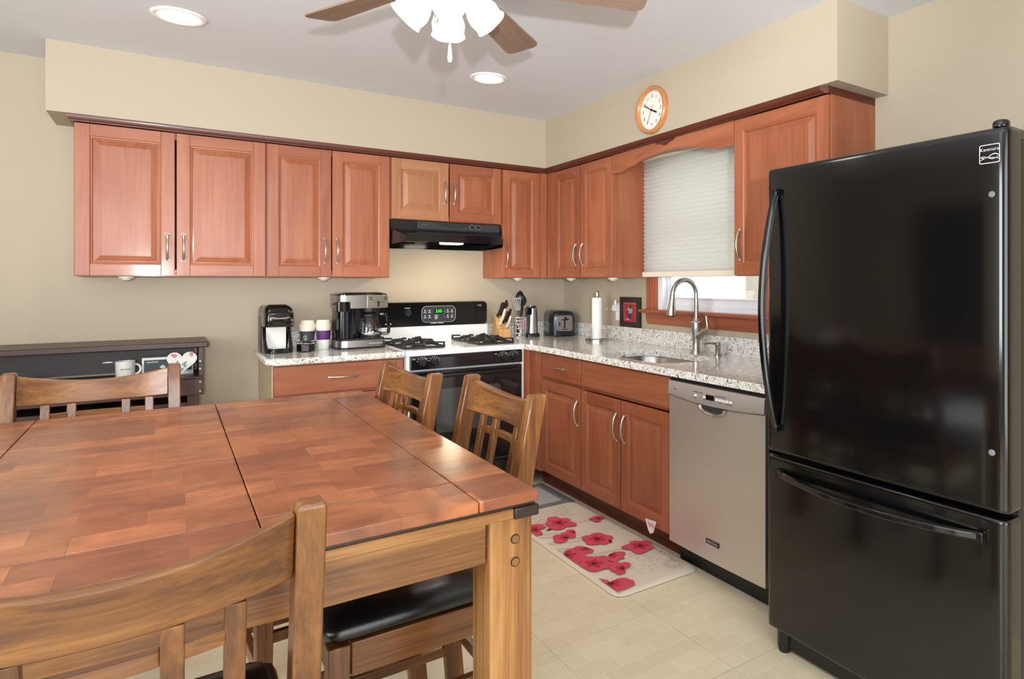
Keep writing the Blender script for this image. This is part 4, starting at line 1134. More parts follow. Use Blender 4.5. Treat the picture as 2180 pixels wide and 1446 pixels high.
for q in range(9): m.box(-.006, .002 if q % 2 else .006, -.1005, -.1, .092+.008*q, .0935+.008*q)
m.build('carafe_scale', 'print_white', cf)
MB().lathe([(.05, .2205), (.052, .235), (.052, .245)], (.055, -.045, 0), 22).build('filter_spout', 'black_satin', c)
tag(MB().tube([(-1.745, -.13, 1.0), (-1.77, -.10, .985), (-1.79, -.09, .955), (-1.79, -.085, .93), (-1.775, -.09, .9195), (-1.74, -.10, .9195), (-1.70, -.11, .9195)], .0035, 8).build('power_cord', 'black_satin'),
    'black cord looping from behind the drip coffee maker', 'cord')

# ---------------------------------------------------------------- things in the corner on the long counter
kb = thing('knife_block', 'pale wood knife block standing beside the stove', 'knife block', (-.603, -.155, Z), math.radians(-6))
MB().prism([(-.075, 0), (.085, 0), (.085, .10), (.06, .14), (.02, .165), (-.025, .075), (-.075, .068)], 'x', -.043, .043).build('block', 'block', kb, .003)
KN = math.radians(0)
def knife(px, t, L, mat, w0, label):
    """handle leaving the sloped face of the block"""
    base = Vector((px, .02+(-.045)*t, .165-.09*t)); d = Vector((.07, -.62, .80)).normalized()
    k = thing('kitchen_knife', label, 'knife', (kb.location.x+base.x, kb.location.y+base.y, Z+base.z), 0, 'knives in the block')
    side = Vector((1, 0, 0)); up = d.cross(side).normalized(); m = MB(); w0 *= 1.3; rings = []
    for u, a in ((.06, .8), (.02, 1.), (.3, .9), (.6, .95), (.85, 1.12), (1., .8)):
        c0 = d*(L*u)-up*(.006*math.sin(PI*u))
        rings.append([c0+side*(w0*math.cos(q)*.55)+up*(w0*1.1*a*math.sin(q)) for q in [2*PI*i/10 for i in range(10)]])
    m.loft(rings); m.build('grip', mat, k, smooth=60)
    m = MB().bar(tuple(d*.001), tuple(d*.014), w0*.9, w0*1.6, tuple(up)); m.build('bolster', 'steel', k, .001)
    m = MB()
    for u in (.3, .5, .7):
        c0 = d*(L*u)
        m.lathe([(.002, -w0*.56), (.002, w0*.56)], tuple(c0), 8, 'x')
    m.build('rivets', 'steel', k)
knife(-.028, .10, .125, 'handle_brown', .010, 'dark-handled knife at the upper left of the knife block')
knife(.0, .02, .135, 'handle_brown', .011, 'dark-handled knife at the top centre of the knife block')
knife(-.024, .72, .100, 'handle_white', .0085, 'white-handled knife low on the left of the block')
knife(-.012, .42, .105, 'handle_white', .0085, 'white-handled knife above the low left one')
knife(.008, .62, .105, 'handle_brown', .009, 'dark-handled knife in the middle row of the block')
knife(.022, .95, .100, 'handle_white', .0085, 'white-handled knife lowest at the right of the block')
knife(.030, .50, .112, 'handle_brown', .0095, 'dark-handled knife at the right edge of the block')
sc_ = thing('kitchen_scissors', 'black kitchen scissors with looped grips atop the knife block', 'scissors', (kb.location.x+.014, kb.location.y+.035, Z+.168))
m = MB()
d = Vector((.07, -.45, .88)).normalized()
for s in (-1, 1):
    c0 = d*.075+Vector((s*.014, 0, .0))
    m.tube([c0+Vector((.013*math.cos(q), 0, 0))+d*(.022*math.sin(q)) for q in [2*PI*i/16 for i in range(17)]], .0042, 8)
    m.tube([d*-.01, d*.03+Vector((s*.004, 0, 0)), d*.055+Vector((s*.01, 0, 0))], .005, 8)
m.build('grips', 'black_satin', sc_)

ub = thing('utensil_basket', 'silver wire utensil basket beside the knife block', 'basket', (-.482, -.185, Z))
m = MB(); R0, R1, hh = .045, .052, .15
for z in (.004, .035, .068, .10, .125, .148):
    r = R0+(R1-R0)*z/hh
    m.tube([(r*math.cos(2*PI*q/24), r*math.sin(2*PI*q/24), z) for q in range(25)], .0026 if z < .14 else .0034, 6)
for q in range(10):
    a = 2*PI*q/10
    m.tube([(R0*math.cos(a), R0*math.sin(a), .003), (R1*math.cos(a), R1*math.sin(a), hh)], .0019, 5)
for q in range(4):
    a = 2*PI*q/4+.6; b2 = a+1.0
    m.tube([(R1*math.cos(a+(b2-a)*u)*(1-.13*u), R1*math.sin(a+(b2-a)*u)*(1-.13*u), hh*(1-u)) for u in (0, .2, .4, .6, .8, 1)], .0034, 5)
for q in range(-2, 3): m.tube([(-.04, .018*q, .003), (.04, .018*q, .003)], .0014, 5)
m.build('wire_cage', 'wire', ub)
def utensil(name, label, p0, p1, head, mat, hmat=None, r=.0045):
    u = thing(name, label, 'utensil', (ub.location.x, ub.location.y, Z), 0, 'utensils in the wire basket')
    p0, p1 = Vector(p0), Vector(p1); d = (p1-p0).normalized()
    MB().tube([p0, p0+(p1-p0)*.5, p1], [r*1.3, r*1.1, r*.9], 8).build('shaft', hmat or mat, u)
    m = MB(); side = Vector((.85, -.52, 0)); side = (side-d*side.dot(d)).normalized(); nrm = d.cross(side)
    if head == 'spoon':
        rings = []
        for q in range(9):
            t = q/8; w0 = .030*math.sin(PI*min(1, .06+.92*t))**.7
            c0 = p1+d*(.086*t)+nrm*(.012*math.sin(PI*t))
            rings.append([c0-side*w0, c0-side*w0*.5+nrm*.008*math.sin(PI*t), c0+nrm*.010*math.sin(PI*t), c0+side*w0*.5+nrm*.008*math.sin(PI*t), c0+side*w0,
                          c0+side*w0*.5+nrm*(.012*math.sin(PI*t)+.003), c0+nrm*(.015*math.sin(PI*t)+.003), c0-side*w0*.5+nrm*(.012*math.sin(PI*t)+.003)])
        m.loft(rings)
    elif head == 'turner':
        for q in range(5):
            s0 = (q-2)*.0145
            m.loft([[p1+side*(s0*.55-.003)+d*.005, p1+side*(s0*.55+.003)+d*.005, p1+side*(s0*.55+.003)+d*.005+nrm*.002, p1+side*(s0*.55-.003)+d*.005+nrm*.002],
                    [p1+side*(s0-.0033)+d*.085, p1+side*(s0+.0033)+d*.085, p1+side*(s0+.004)+d*.085+nrm*.002, p1+side*(s0-.004)+d*.085+nrm*.002]])
        m.bar(p1-side*.033+d*.088, p1+side*.033+d*.088, .010, .003, tuple(nrm)); m.bar(p1-side*.017+d*.004, p1+side*.017+d*.004, .010, .003, tuple(nrm))
    elif head == 'grip':
        m.tube([p1, p1+d*.03, p1+d*.075, p1+d*.085], [.005, .008, .008, .003], 10)
    m.build('head', mat, u, smooth=60)
utensil('slotted_turner', 'dark slotted turner at the front left of the wire basket', (.01, .0, .01), (-.022, -.022, .20), 'turner', 'grey', 'steel')
utensil('serving_spoon', 'large black serving spoon standing highest in the wire basket', (-.01, .01, .01), (.010, .012, .255), 'spoon', 'black_satin')
utensil('ladle_spoon', 'dark grey spoon behind the black one in the wire basket', (.0, .02, .01), (.034, .024, .225), 'spoon', 'dark_grey')
utensil('peeler', 'black-handled utensil leaning to the right in the wire basket', (-.01, -.01, .01), (.042, -.012, .135), 'grip', 'black_satin', 'steel', .0035)
utensil('whisk_handle', 'steel-shafted utensil with black grip in the basket middle', (.0, -.02, .01), (.022, .0, .145), 'grip', 'black_satin', 'steel', .0035)
utensil('pastry_brush', 'short utensil with a pink end inside the wire basket', (-.005, -.020, .01), (.010, -.024, .06), 'grip', 'pink', 'white_plastic', .003)

co = thing('can_opener', 'tall silver and black electric can opener behind the wire basket', 'can opener', (-.362, -.15, Z), math.radians(-15))
m = MB().loft([rr(-.055, .055, -.05, .05, .03, 0), rr(-.055, .055, -.05, .05, .03, .02), rr(-.05, .05, -.045, .045, .03, .025)]); m.build('base', 'black_satin', co, smooth=45)
MB().loft([rr(-.035, .045, -.04, .045, .03, .0255), rr(-.028, .04, -.035, .04, .03, .215)]).build('tower', 'steel', co, smooth=45)
MB().loft([rr(-.030, .042, -.036, .042, .03, .2155), rr(-.026, .036, -.03, .036, .025, .232)]).build('cap', 'chrome', co, smooth=45)
m = MB().box(-.05, -.012, -.075, -.02, .165, .215).tube([(-.045, -.06, .215), (-.02, -.075, .222), (.01, -.06, .218)], .008, 8); m.build('lever', 'black_gloss', co, .004)

to = thing('toaster', 'dark blue-black two-slice toaster with a steel front panel in the corner', 'toaster', (-.135, -.165, Z), math.radians(-12))
MB().prism(rrect(-.092, .092, -.135, .135, .03, 5), 'z', .006, .026).build('base', 'black_satin', to, .003)
for x in (-.07, .07):
    for y in (-.105, .105): MB().lathe([(.012, 0), (.012, .007)], (x, y, 0), 12).build('foot', 'black_satin', to)
def tring(y, ins):
    hw = .088-ins; h = .186-ins; pts = []
    for u, z in [(-hw, .0262), (-hw*.985, .10)]: pts.append((u, y, z))
    for q in range(6):
        a = PI-PI/2*q/5; pts.append((-hw*.95+.04+.04*math.cos(a), y, h-.04+.04*math.sin(a)))
    for q in range(6):
        a = PI/2-PI/2*q/5; pts.append((hw*.95-.04+.04*math.cos(a), y, h-.04+.04*math.sin(a)))
    for u, z in [(hw*.985, .10), (hw, .0262)]: pts.append((u, y, z))
    return pts
MB().loft([tring(-.128, .02), tring(-.124, .008), tring(-.115, 0), tring(.115, 0), tring(.124, .008), tring(.128, .02)]).build('shell', 'toaster', to, smooth=50)
MB().box(-.045, -.018, -.09, .09, .184, .1872).box(.018, .045, -.09, .09, .184, .1872).build('bread_slot', 'black_satin', to)
fpn = MB().prism(rrect(-.062, .062, .040, .158, .022, 5), 'y', -.1345, -.127).build('front_plate', 'steel', to, .002)
MB().box(-.006, .006, -.1352, -.134, .062, .145).build('lever_slot', 'black_satin', fpn)
MB().lathe([(.012, -.1345), (.012, -.155), (.009, -.16)], (0, 0, .132), 14, 'y').box(-.03, .03, -.148, -.136, .122, .131).build('lever', 'black_gloss', fpn, .002)
MB().box(-.046, -.036, -.1365, -.134, .078, .105).box(-.018, .018, -.1355, -.134, .050, .056).build('buttons', 'black_satin', fpn)

pt = thing('paper_towel_holder', 'steel paper towel holder with a nearly finished roll on the counter', 'paper towel holder', (-.165, -.74, Z))
MB().lathe([(.080, 0), (.080, .014), (.074, .018), (.012, .019)], n=36).build('base', 'steel', pt, smooth=40)
MB().tube([(0, 0, .018), (0, 0, .318)], .006, 10).lathe([(.008, .300), (.014, .304), (.015, .325), (.013, .337), (.006, .342), (.0, .3425)], n=18).build('post', 'nickel', pt, smooth=40)
MB().tube([(-.052, -.012, .017), (-.052, -.012, .09), (-.046, -.012, .1)], .003, 8).build('tension_arm', 'steel', pt)
MB().lathe([(.036, .0195), (.036, .298), (.018, .298), (.018, .0195)], n=30, cap0=False, cap1=False).build('paper_roll', 'paper', pt, smooth=40)

# faucet, turned so the spout reaches over the sink (local -x)
fc = thing('kitchen_faucet', 'brushed steel gooseneck pull-down faucet behind the sink', 'faucet', (-.118, -1.70, Z), 0)
MB().lathe([(.034, 0), (.034, .006), (.026, .02), (.022, .05), (.024, .09), (.029, .13), (.030, .15), (.029, .168), (.033, .17), (.033, .178), (.022, .182), (.019, .19), (.017, .2)], n=30).build('body', 'steel', fc, smooth=35)
path = [(0, 0, .19), (0, 0, .25), (0, 0, .31), (-.001, .001, .335)]
R = .082
for q in range(13):
    a = PI*q/12*.93
    path.append((-R+R*math.cos(a), .012*q/12, .335+R*math.sin(a)))
lx, ly, lz = path[-1]
MB().tube(path, [.0135]*len(path), 16).build('spout', 'steel', fc, smooth=60)
dv = Vector((-.10, .01, -1)).normalized()
P0 = Vector((lx, ly, lz))
def along(t): return P0+dv*t
MB().tube([along(0), along(.02), along(.022), along(.06), along(.10), along(.125), along(.135)], [.0140, .0145, .0165, .0185, .024, .027, .026], 20).build('spray_head', 'nickel', fc, smooth=35)
MB().tube([along(.1351), along(.141)], [.021, .019], 18).build('nozzle', 'black_satin', fc)
MB().tube([(0, -.01, .09), (0.0, -.045, .112), (0, -.075, .132)], [.019, .019, .017], 16).lathe([(.0, 0)]*2, n=3).build('valve', 'steel', fc, smooth=40) if False else MB().tube([(0, -.01, .09), (0.0, -.045, .112), (0, -.075, .132)], [.019, .019, .017], 16).build('valve', 'steel', fc, smooth=40)
MB().tube([(0, -.075, .132), (0, -.088, .140), (-.002, -.094, .160), (-.004, -.090, .19), (-.005, -.086, .215)], [.016, .013, .009, .0085, .007], 12).build('lever', 'nickel', fc, smooth=50)
sp = thing('soap_dispenser', 'small steel soap dispenser to the right of the faucet', 'soap dispenser', (-.112, -1.868, Z))
MB().lathe([(.022, 0), (.022, .006), (.015, .009), (.0145, .05), (.0165, .053), (.0165, .07), (.012, .074), (.0, .075)], n=22).build('post', 'steel', sp, smooth=35)
MB().tube([(0, 0, .066), (-.05, .012, .073), (-.085, .02, .068), (-.088, .021, .058)], [.007, .006, .005, .005], 10).build('spout', 'steel', sp, smooth=50)
# ---------------------------------------------------------------- dining table
TX0, TX1, TY0, TY1 = -3.33, -1.965, -3.297, -1.885
TZ = .914
tb = thing('dining_table', 'square counter-height dining table with a worn glossy butcher-block top', 'table', ((TX0+TX1)/2, (TY0+TY1)/2, 0))
ox, oy = tb.location.x, tb.location.y
def board(m, x0, x1, y0, y1):
    g, gy = .0009, .0022
    m.box(x0-ox+g, x1-ox-g, y0-oy+(gy if y0 > TY0 else 0), y1-oy-(gy if y1 < TY1 else 0), TZ-.021, TZ)
LS0, LS1 = -2.868, -2.428      # leaf seams
BW = .122
for xa, xb, edge, inner in ((LS1, TX1, TX1-BW, LS1), (TX0, LS0, TX0+BW, LS0)):
    m = MB()
    xs = sorted((inner, edge, TX1 if edge > inner else TX0))
    for a, b2 in zip(xs[:-1], xs[1:]):
        board(m, a, b2, TY0, TY0+.142); board(m, a, b2, TY0+.142, TY1-.11); board(m, a, b2, TY1-.11, TY1)
    m.build('tabletop', 'tabletop', tb, .0022, 3)
m = MB(); board(m, LS0, LS1, TY0, TY0+.142); board(m, LS0, LS1, TY0+.142, TY1-.11); board(m, LS0, LS1, TY1-.11, TY1)
m.build('table_leaf', 'tabletop', tb, .0022, 3)
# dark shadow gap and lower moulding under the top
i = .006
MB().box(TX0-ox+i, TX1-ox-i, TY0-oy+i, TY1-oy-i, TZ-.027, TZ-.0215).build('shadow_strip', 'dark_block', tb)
i = .001
wv = .09
x0, x1, y0, y1 = TX0-ox+i, TX1-ox-i, TY0-oy+i, TY1-oy-i
for ya, yb in ((y0, y0+wv), (y1-wv, y1)): MB().box(x0+.05, x1-.05, ya, yb, TZ-.047, TZ-.0275).build('lower_molding', 'table_x', tb, .003)
for xa, xb in ((x0, x0+wv), (x1-wv, x1)): MB().box(xa, xb, y0+wv, y1-wv, TZ-.047, TZ-.0275).build('lower_molding', 'table_y', tb, .003)
for sx in (-1, 1):
    for sy in (-1, 1):
        xa = x1 if sx > 0 else x0; ya = y1 if sy > 0 else y0
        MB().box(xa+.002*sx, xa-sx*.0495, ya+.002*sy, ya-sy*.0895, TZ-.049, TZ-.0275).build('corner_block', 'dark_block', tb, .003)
# legs and aprons
LG = .088
for sx in (-1, 1):
    for sy in (-1, 1):
        xa = (x1-.004 if sx > 0 else x0+.004); ya = (y1-.016 if sy > 0 else y0+.016)
        l = MB().box(xa, xa-sx*LG, ya, ya-sy*LG, 0, TZ-.05).build('leg', 'table_z', tb, .004)
        cx = xa-sx*LG*.42
        for z in (.822, .778):
            m = MB(); yq = ya-(.0004 if sy < 0 else -.0004)
            m.lathe([(.0075, -.0014), (.0075, .001)], (cx, yq, z), 12, 'y'); m.mi = 1
            m.tube([(cx+.0085*math.cos(2*PI*q/16), yq, z+.0085*math.sin(2*PI*q/16)) for q in range(17)], .0012, 5)
            m.build('peg', ['table_z', 'dark_block'], l)
ap0, ap1 = .782, TZ-.049
for sy in (-1, 1):
    ya = (y1-.03 if sy > 0 else y0+.03)
    MB().box(x0+LG+.006, x1-LG-.006, ya, ya-sy*.024, ap0, ap1).build('apron', 'table_x', tb, .002)
for sx in (-1, 1):
    xa = (x1-.02 if sx > 0 else x0+.02)
    MB().box(xa, xa-sx*.024, y0+.016+LG+.002, y1-.016-LG-.002, ap0, ap1).build('apron', 'table_y', tb, .002)

# ---------------------------------------------------------------- counter-height chairs: local front is -y (towards the table)
CWD = .462; SEATZ = .555
def make_chair(label):
    c = thing('dining_chair', label, 'chair', (0, 0, 0), 0, 'counter-height dining chairs round the table')
    hw = CWD/2; pw, pd = .036, .05
    ZT = 1.03
    def back_y(z):       # rear post line: upright to the seat, raked above
        return .0 if z < .55 else .0+.085*((z-.55)/(ZT-.55))**1.15
    for s in (-1, 1):
        m = MB(); rings = []
        for z in (0, .2, .42, .55, .65, .76, .88, .97, ZT-.006, ZT):
            yb = back_y(z)+(.035*(1-z/.42) if z < .42 else 0); k = .003 if z == ZT else 0
            d = pd*(1-.14*max(0, (z-.55))/(ZT-.55))
            a, b2 = s*hw, s*(hw-pw)
            xa, xb = min(a, b2)+k, max(a, b2)-k
            rings.append([(xa, yb-d/2+k, z), (xb, yb-d/2+k, z), (xb, yb+d/2-k, z), (xa, yb+d/2-k, z)])
        m.loft(rings); m.build('rear_post', 'chair_z', c, .003, smooth=25)
    # curved top rail
    n = 20; x0, x1 = -hw+pw+.0006, hw-pw-.0006
    def bow(u): return .040*(1-(2*u-1)**2)
    m = MB(); rings = []
    zt, zb = ZT-.012, ZT-.102
    for k in range(n+1):
        u = k/n; x = x0+(x1-x0)*u; dip = .029*(1-(2*u-1)**2)
        yt, yb = back_y(zt)+bow(u), back_y(zb)+bow(u)
        rings.append([(x, yt-.011, zt-dip), (x, yt+.011, zt-dip), (x, yb+.011, zb-dip*.3), (x, yb-.011, zb-dip*.3)])
    m.loft(rings); m.build('top_rail', 'chair_x', c, .0025, smooth=40)
    # lower back rail just above the seat
    m = MB(); rings = []
    for k in range(n+1):
        u = k/n; x = x0+(x1-x0)*u
        y1_, y0_ = back_y(.705)+bow(u)*.9, back_y(.665)+bow(u)*.9
        rings.append([(x, y1_-.010, .705), (x, y1_+.010, .705), (x, y0_+.010, .665), (x, y0_-.010, .665)])
    m.loft(rings); m.build('lower_back_rail', 'chair_x', c, .002, smooth=40)
    # four slats and the short cross rail
    for u in (.17, .335, .70, .865):
        x = x0+(x1-x0)*u; ya, yb = back_y(.7055)+bow(u)*.9, back_y(zb)+bow(u)
        zt2 = zb-.029*.3*(1-(2*u-1)**2)-.001
        hh = .012
        MB().loft([[(x-hh, ya-.008, .706), (x+hh, ya-.008, .706), (x+hh, ya+.008, .706), (x-hh, ya+.008, .706)],
                   [(x-hh, yb-.008, zt2), (x+hh, yb-.008, zt2), (x+hh, yb+.008, zt2), (x-hh, yb+.008, zt2)]]).build('back_slat', 'chair_z', c, .002)
    us = [.17, .335, .70, .865]
    zc = zb-.047
    for ua, ub_ in zip(us[:-1], us[1:]):
        m = MB(); rings = []
        for k in range(7):
            u = ua+(ub_-ua)*k/6; x = x0+(x1-x0)*u
            if k == 0: x += .0122
            if k == 6: x -= .0122
            y = back_y(zc)+bow(u)*.98
            rings.append([(x, y-.007, zc+.0095), (x, y+.007, zc+.0095), (x, y+.007, zc-.0095), (x, y-.007, zc-.0095)])
        m.loft(rings); m.build('cross_rail', 'chair_x', c, .0015, smooth=40)
    # seat frame, cushion, front legs, stretchers
    fy = -.415; ft = .024
    zs0, zs1 = SEATZ-.085, SEATZ-.012
    for s in (-1, 1):
        xa, xb = s*(hw-.004), s*(hw-.004-ft)
        MB().box(xa, xb, fy+.048, -.026, zs0, zs1).build('seat_rail', 'chair_y', c, .002)
        l = MB().loft([[(s*hw-.0 if s > 0 else -hw, fy, 0), (s*(hw-.034), fy, 0), (s*(hw-.034), fy+.034, 0), (s*hw, fy+.034, 0)],
                   [(s*hw, fy, zs1), (s*(hw-.044), fy, zs1), (s*(hw-.044), fy+.046, zs1), (s*hw, fy+.046, zs1)]]).build('front_leg', 'chair_z', c, .003)
        MB().lathe([(.0085, -.001), (.008, .0012)], (s*hw+(0.0), fy+.022, zs0-.02), 12, 'x').build('peg', 'crown_x', l)
        MB().box(s*(hw-.008), s*(hw-.028), fy+.036, -.005, .185, .213).build('side_stretcher', 'chair_y', c, .002)
        MB().box(s*(hw-.008), s*(hw-.028), fy+.040, -.012, .345, .373).build('side_stretcher', 'chair_y', c, .002)
    for s_, z_ in ((fy+.006, zs0), (-.024-.0, zs0)):
        MB().box(-hw+.046, hw-.046, s_, s_+ft, z_, zs1).build('seat_rail', 'chair_x', c, .002)
    MB().box(-hw+.036, hw-.036, fy+.008, fy+.028, .235, .275).build('front_stretcher', 'chair_x', c, .002)
    MB().box(-hw+.036, hw-.036, .012, .032, .255, .285).build('rear_stretcher', 'chair_x', c, .002)
    m = MB(); rings = []
    a, f0, f1 = hw-.001, fy-.006, -.030
    for ins, z in ((.016, zs1+.0005), (.002, zs1+.010), (.0, zs1+.022), (.006, zs1+.036), (.022, zs1+.047), (.06, zs1+.053), (.13, zs1+.055)):
        rings.append([(u, v, z) for u, v in rrect(-a+ins, a-ins, f0+ins, f1-ins, max(.02, .035-ins*.2), 6)])
    m.loft(rings); m.build('seat_cushion', 'leather', c, smooth=60)
    return c
ch = make_chair('dining chair nearest the camera at lower left, seen from behind')
index_kids()
ch.location = (-2.612, -3.393, 0); ch.rotation_euler = (0, 0, PI)      # its back towards the camera
for loc, rz, lb in (((-2.75, -1.725, 0), 0, 'dining chair on the far side of the table, in front of the dark console'),
                    ((-1.865, -2.725, 0), -PI/2, 'dining chair nearest on the right, black seat showing under the table corner'),
                    ((-1.965, -2.215, 0), -PI/2+.06, 'dining chair farther back on the right side, in front of the stove')):
    o = copy_tree(ch); o.location = loc; o.rotation_euler = (0, 0, rz); o['label'] = lb

# ---------------------------------------------------------------- dark console against the back wall
hx0, hx1 = -3.75, -2.385
ht = thing('console_shelf', 'dark brown console with an open cubby shelf against the back wall', 'console', (0, 0, 0))
MB().box(hx0, hx1, -.372, -.004, .975, 1.004).build('top', 'hutch', ht, .004)
MB().box(hx1-.040, hx1-.020, -.345, -.02, .82, .9745).build('side_panel', 'hutch', ht, .002)
MB().box(hx0+.02, hx0+.05, -.345, -.02, .82, .9745).build('side_panel', 'hutch', ht, .002)
MB().box(hx0+.05, hx1-.05, -.03, -.02, .83, .9745).build('back_panel', 'hutch_back', ht)
MB().box(hx0, hx1-.02, -.352, -.02, .808, .8195).build('shelf', 'hutch', ht, .002)
fb = MB().box(hx0, hx1-.02, -.350, -.02, .722, .8075).build('apron_band', 'hutch', ht, .003)
for z in (.742, .79, .86, .90): MB().lathe([(.007, -.3505 if z < .82 else -.3455), (.005, -.355 if z < .82 else -.350)], (hx1-.034, 0, z), 12, 'y').build('bolt', 'bronze', ht)
for x0, x1 in ((hx1-.09, hx1-.04), (hx0+.04, hx0+.09)):
    MB().box(x0, x1, -.335, -.03, 0, .7215).build('leg_panel', 'hutch', ht, .002)
MB().box(hx0+.09, hx1-.09, -.03, -.02, .0, .7215).build('lower_back', 'hutch_back', ht)
MB().box(hx0+.09, hx1-.09, -.33, -.0305, .66, .685).build('lower_shelf', 'hutch', ht, .002)
MB().box(hx0+.09, hx1-.09, -.33, -.0305, .16, .185).build('lower_shelf', 'hutch', ht, .002)
MB().lathe([(.012, -.0302), (.012, -.033), (.008, -.034)], (-2.82, 0, .887), 14, 'y', sx=1.9, sy=.6).build('catch_plate', 'bronze', ht)
mg = thing('coffee_mug', 'white coffee mug on the console shelf', 'mug', (-2.738, -.215, .8197))
MB().lathe([(.036, 0), (.04, .004), (.0425, .085), (.043, .09), (.040, .09), (.038, .08), (.036, .01), (.0, .008)], n=30, cap1=False).build('cup', 'ceramic', mg, smooth=50)
MB().tube([(.040+.024*math.sin(a), 0, .046+.026*math.cos(a)) for a in [PI*q/10 for q in range(11)]], .0052, 10).build('handle', 'ceramic', mg)
m = MB()
for q in range(6): m.box(-.018+.007*q, -.014+.007*q, -.0428, -.0422, .048, .052+.002*(q % 2))
m.build('cup_print', 'print_grey', mg)
bx_ = thing('boxed_item', 'white box with a dark printed front lying on the console shelf', 'box', (-2.585, -.20, .8197))
MB().box(-.085, .14, -.0, .09, 0, .098).build('carton', 'white_plastic', bx_, .001)
MB().box(-.076, .132, -.0008, -.0002, .022, .085).build('front_print', 'box_dark', bx_)
m = MB()
for q in range(9): m.box(-.066+.0055*q, -.0625+.0055*q, -.0013, -.0008, .070, .0755+.0015*((q*7) % 3))
m.add([(-.01, -.0013, .045), (.004, -.0013, .058), (.018, -.0013, .045), (.004, -.0013, .035)], [(0, 1, 2, 3)])
m.build('lettering', 'print_white', bx_)
hp = thing('heart_plaque', 'white heart-shaped plaque with pink roses standing on the console shelf', 'plaque', (-2.497, -.262, .8197), math.radians(-5))
pts = []
for q in range(40):
    t = 2*PI*q/40
    pts.append((.0042*16*math.sin(t)**3, .075+.0042*(13*math.cos(t)-5*math.cos(2*t)-2*math.cos(3*t)-math.cos(4*t))*1.0))
pts = [(x, max(0.0, z)) for x, z in pts]
MB().prism(pts, 'y', 0, .012).build('plaque_board', 'ceramic', hp, .002)
m = MB(); rnd = random.Random(3)
def blob(cx, cz, r, n=9, y=-.0008): m.add([(cx+r*(.75+.4*rnd.random())*math.cos(2*PI*q/n), y, cz+r*(.75+.4*rnd.random())*math.sin(2*PI*q/n)) for q in range(n)], [tuple(range(n))])
for cx, cz in ((-.036, .108), (.038, .112)):
    m.mi = 0
    for q in range(4): blob(cx+rnd.uniform(-.008, .008), cz+rnd.uniform(-.007, .007), .008, y=-.0008-.0001*q)
m.mi = 1
for q in range(16):
    t = rnd.random(); blob(rnd.uniform(-.028, .03), rnd.uniform(.02, .075), .0055, 7, -.0008-.00005*q)
m.build('flower_print', ['rose', 'leaf'], hp, recalc=False)

# ---------------------------------------------------------------- mats on the floor
rg2 = thing('grey_floor_mat', 'grey wood-look floor mat with a darker border in front of the stove', 'mat', (-1.0, -.90, 0))
MB().prism(rrect(-.42, .43, -.225, .20, .01, 3), 'z', .0005, .006).build('mat_body', 'rug_edge', rg2, .001)
MB().prism(rrect(-.36, .37, -.165, .14, .004, 2), 'z', .0061, .0072).build('mat_field', 'rug_grey', rg2)
# poppy mat: local u along the run (towards the camera), v across
pm = thing('poppy_mat', 'cream cushioned kitchen mat printed with red poppies, in front of the sink', 'mat', (-.808, -1.683, 0))
mx0, mx1, my0, my1 = -.232, .232, -.555, .552
m = MB()
rings = []
for ins, z in ((.004, .0004), (.0, .004), (.004, .010), (.014, .015), (.022, .0165)):
    rings.append([(x, y, z) for x, y in rrect(mx0+ins, mx1-ins, my0+ins, my1-ins, .05, 7)])
m.loft(rings)
m.build('mat_body', 'mat_cream', pm, smooth=50)
PR = MB(); rnd = random.Random(11); lay = [0]
ZM = .0167
def poly(pts, mi):
    lay[0] += 1; PR.mi = mi
    z = ZM+.000012*lay[0]
    pts = [(min(mx1-.016, max(mx0+.016, x)), min(my1-.02, max(my0+.02, y)), z) for x, y in pts]
    PR.add(pts, [tuple(range(len(pts)))])
def petal(cx, cy, a, L, wd, mi):
    pts = []
    for q in range(12):
        t = q/11; r0 = L*t; hw2 = wd*math.sin(PI*min(1, t*.92+.04))**.6*(1+.12*rnd.uniform(-1, 1))
        pts.append((r0, hw2))
    out = [(cx+r0*math.cos(a)-h2*math.sin(a), cy+r0*math.sin(a)+h2*math.cos(a)) for r0, h2 in pts]
    out += [(cx+r0*math.cos(a)+h2*math.sin(a), cy+r0*math.sin(a)-h2*math.cos(a)) for r0, h2 in reversed(pts)]
    poly(out, mi)
def line(p, q, wd, mi, sag=.0, n=6):
    for k in range(n):
        def at(t):
            x = p[0]+(q[0]-p[0])*t; y = p[1]+(q[1]-p[1])*t; return (x+sag*math.sin(PI*t), y)
        a, b2 = at(k/n), at((k+1)/n); dx, dy = b2[0]-a[0], b2[1]-a[1]; L = math.hypot(dx, dy) or 1; nx, ny = -dy/L*wd/2, dx/L*wd/2
        poly([(a[0]+nx, a[1]+ny), (b2[0]+nx, b2[1]+ny), (b2[0]-nx, b2[1]-ny), (a[0]-nx, a[1]-ny)], mi)
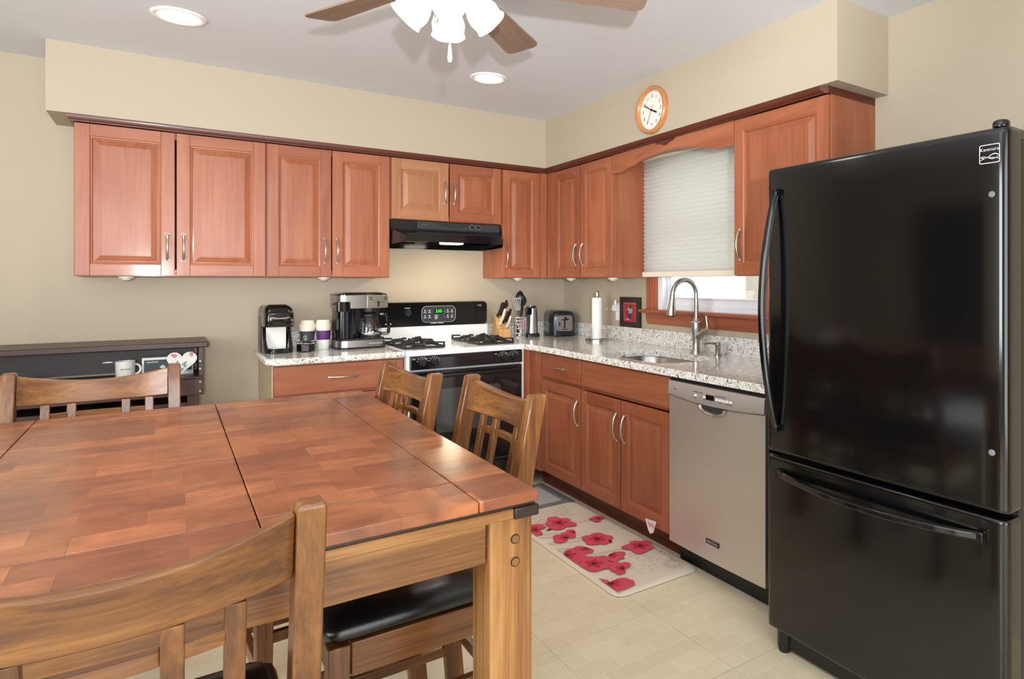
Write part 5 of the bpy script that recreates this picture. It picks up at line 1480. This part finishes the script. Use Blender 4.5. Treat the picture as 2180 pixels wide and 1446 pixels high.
# faint written lines
for rrow in range(9):
    y = .50-.03*rrow; x = -.20
    while x < .13-.012*rrow:
        L = rnd.uniform(.008, .03); line((x, y+.001*rnd.uniform(-1, 1)), (x+L, y+.002*rnd.uniform(-1, 1)), .0032, 3, 0, 2); x += L+rnd.uniform(.004, .010)
for rrow in range(8):
    y = -.22-.033*rrow; x = -.04
    while x < .12:
        L = rnd.uniform(.006, .024); line((x, y+.004*rnd.uniform(-1, 1)), (x+L, y+.005*rnd.uniform(-1, 1)), .0022, 3, 0, 2); x += L+rnd.uniform(.008, .03)
PR.mi = 3; lay[0] += 1
PR.text('CARTE POSTALE', .036, (.185, -.315, ZM+.0004), (0, -1, 0), (1, 0, 0))
for q in range(3):
    PR.mi = 3
    for k in range(18):
        a, b2 = 2*PI*k/18, 2*PI*(k+.7)/18; r0 = .045-.009*q
        poly([(.15+r0*math.cos(a), -.46+r0*math.sin(a)), (.15+r0*math.cos(b2), -.46+r0*math.sin(b2)), (.15+(r0-.0018)*math.cos(b2), -.46+(r0-.0018)*math.sin(b2)), (.15+(r0-.0018)*math.cos(a), -.46+(r0-.0018)*math.sin(a))], 3)
# flowers placed from the photograph (pixel -> floor point, kept as fixed local positions)
FL = [(-0.035, 0.278, 0.078, 0.3, 0), (-0.183, 0.265, 0.075, 0.8, 1), (-0.105, 0.082, 0.06, 0.2, 1), (0.015, -0.026, 0.072, 1.0, 0), (-0.035, 0.121, 0.045, 2.0, 2), (-0.092, -0.089, 0.06, 2.6, 2), (-0.212, -0.101, 0.085, 3.4, 1), (-0.152, -0.254, 0.078, 0.4, 0), (-0.04, -0.224, 0.055, 4.4, 2), (-0.074, -0.369, 0.055, 0.6, 1), (0.137, -0.218, 0.07, 1.5, 0), (0.17, 0.199, 0.042, 0.4, 1), (-0.2, -0.46, 0.075, 2.6, 1)]
STEM0 = [(-.22, .36), (-.225, .30), (-.22, .24), (-.225, .16), (-.22, .10), (-.22, .02), (-.22, -.06), (-.22, -.2)]
for k, (fx, fy_, r, a0, kind) in enumerate(FL):
    s = STEM0[k % len(STEM0)]
    line((-.222, max(-.5, fy_-.02+.10)), (fx, fy_), .0026, 4, .012)
for q, (bx0, by0) in enumerate(((-.17, .30), (-.13, .22), (.03, .02))):
    line((-.222, by0+.05), (bx0, by0), .0022, 4, .01); petal(bx0-.01, by0, .3, .035, .009, 2)
line((-.03, -.06), (.05, -.09), .002, 4, .02); petal(.046, -.098, 1.2, .026, .011, 2)
for fx, fy_, r, a0, kind in FL:
    n = {0: 5, 1: 4, 2: 3}[kind]
    for k in range(n):
        span = 2*PI if kind == 0 else (1.35*PI if kind == 1 else .8*PI)
        a = a0+span*k/n
        petal(fx, fy_, a, r*rnd.uniform(.9, 1.4), r*rnd.uniform(.42, .62), 0)
    for k in range(n):
        span = 2*PI if kind == 0 else (1.35*PI if kind == 1 else .8*PI)
        petal(fx, fy_, a0+span*(k+.4)/n, r*.6, r*.2, 1)
    poly([(fx+r*.17*math.cos(2*PI*q/9)*(1+.3*rnd.random()), fy_+r*.17*math.sin(2*PI*q/9)*(1+.3*rnd.random())) for q in range(9)], 2)
PR.build('poppy_print', ['poppy', 'poppy_mid', 'poppy_dark', 'ink', 'ink_dark'], pm, recalc=False)
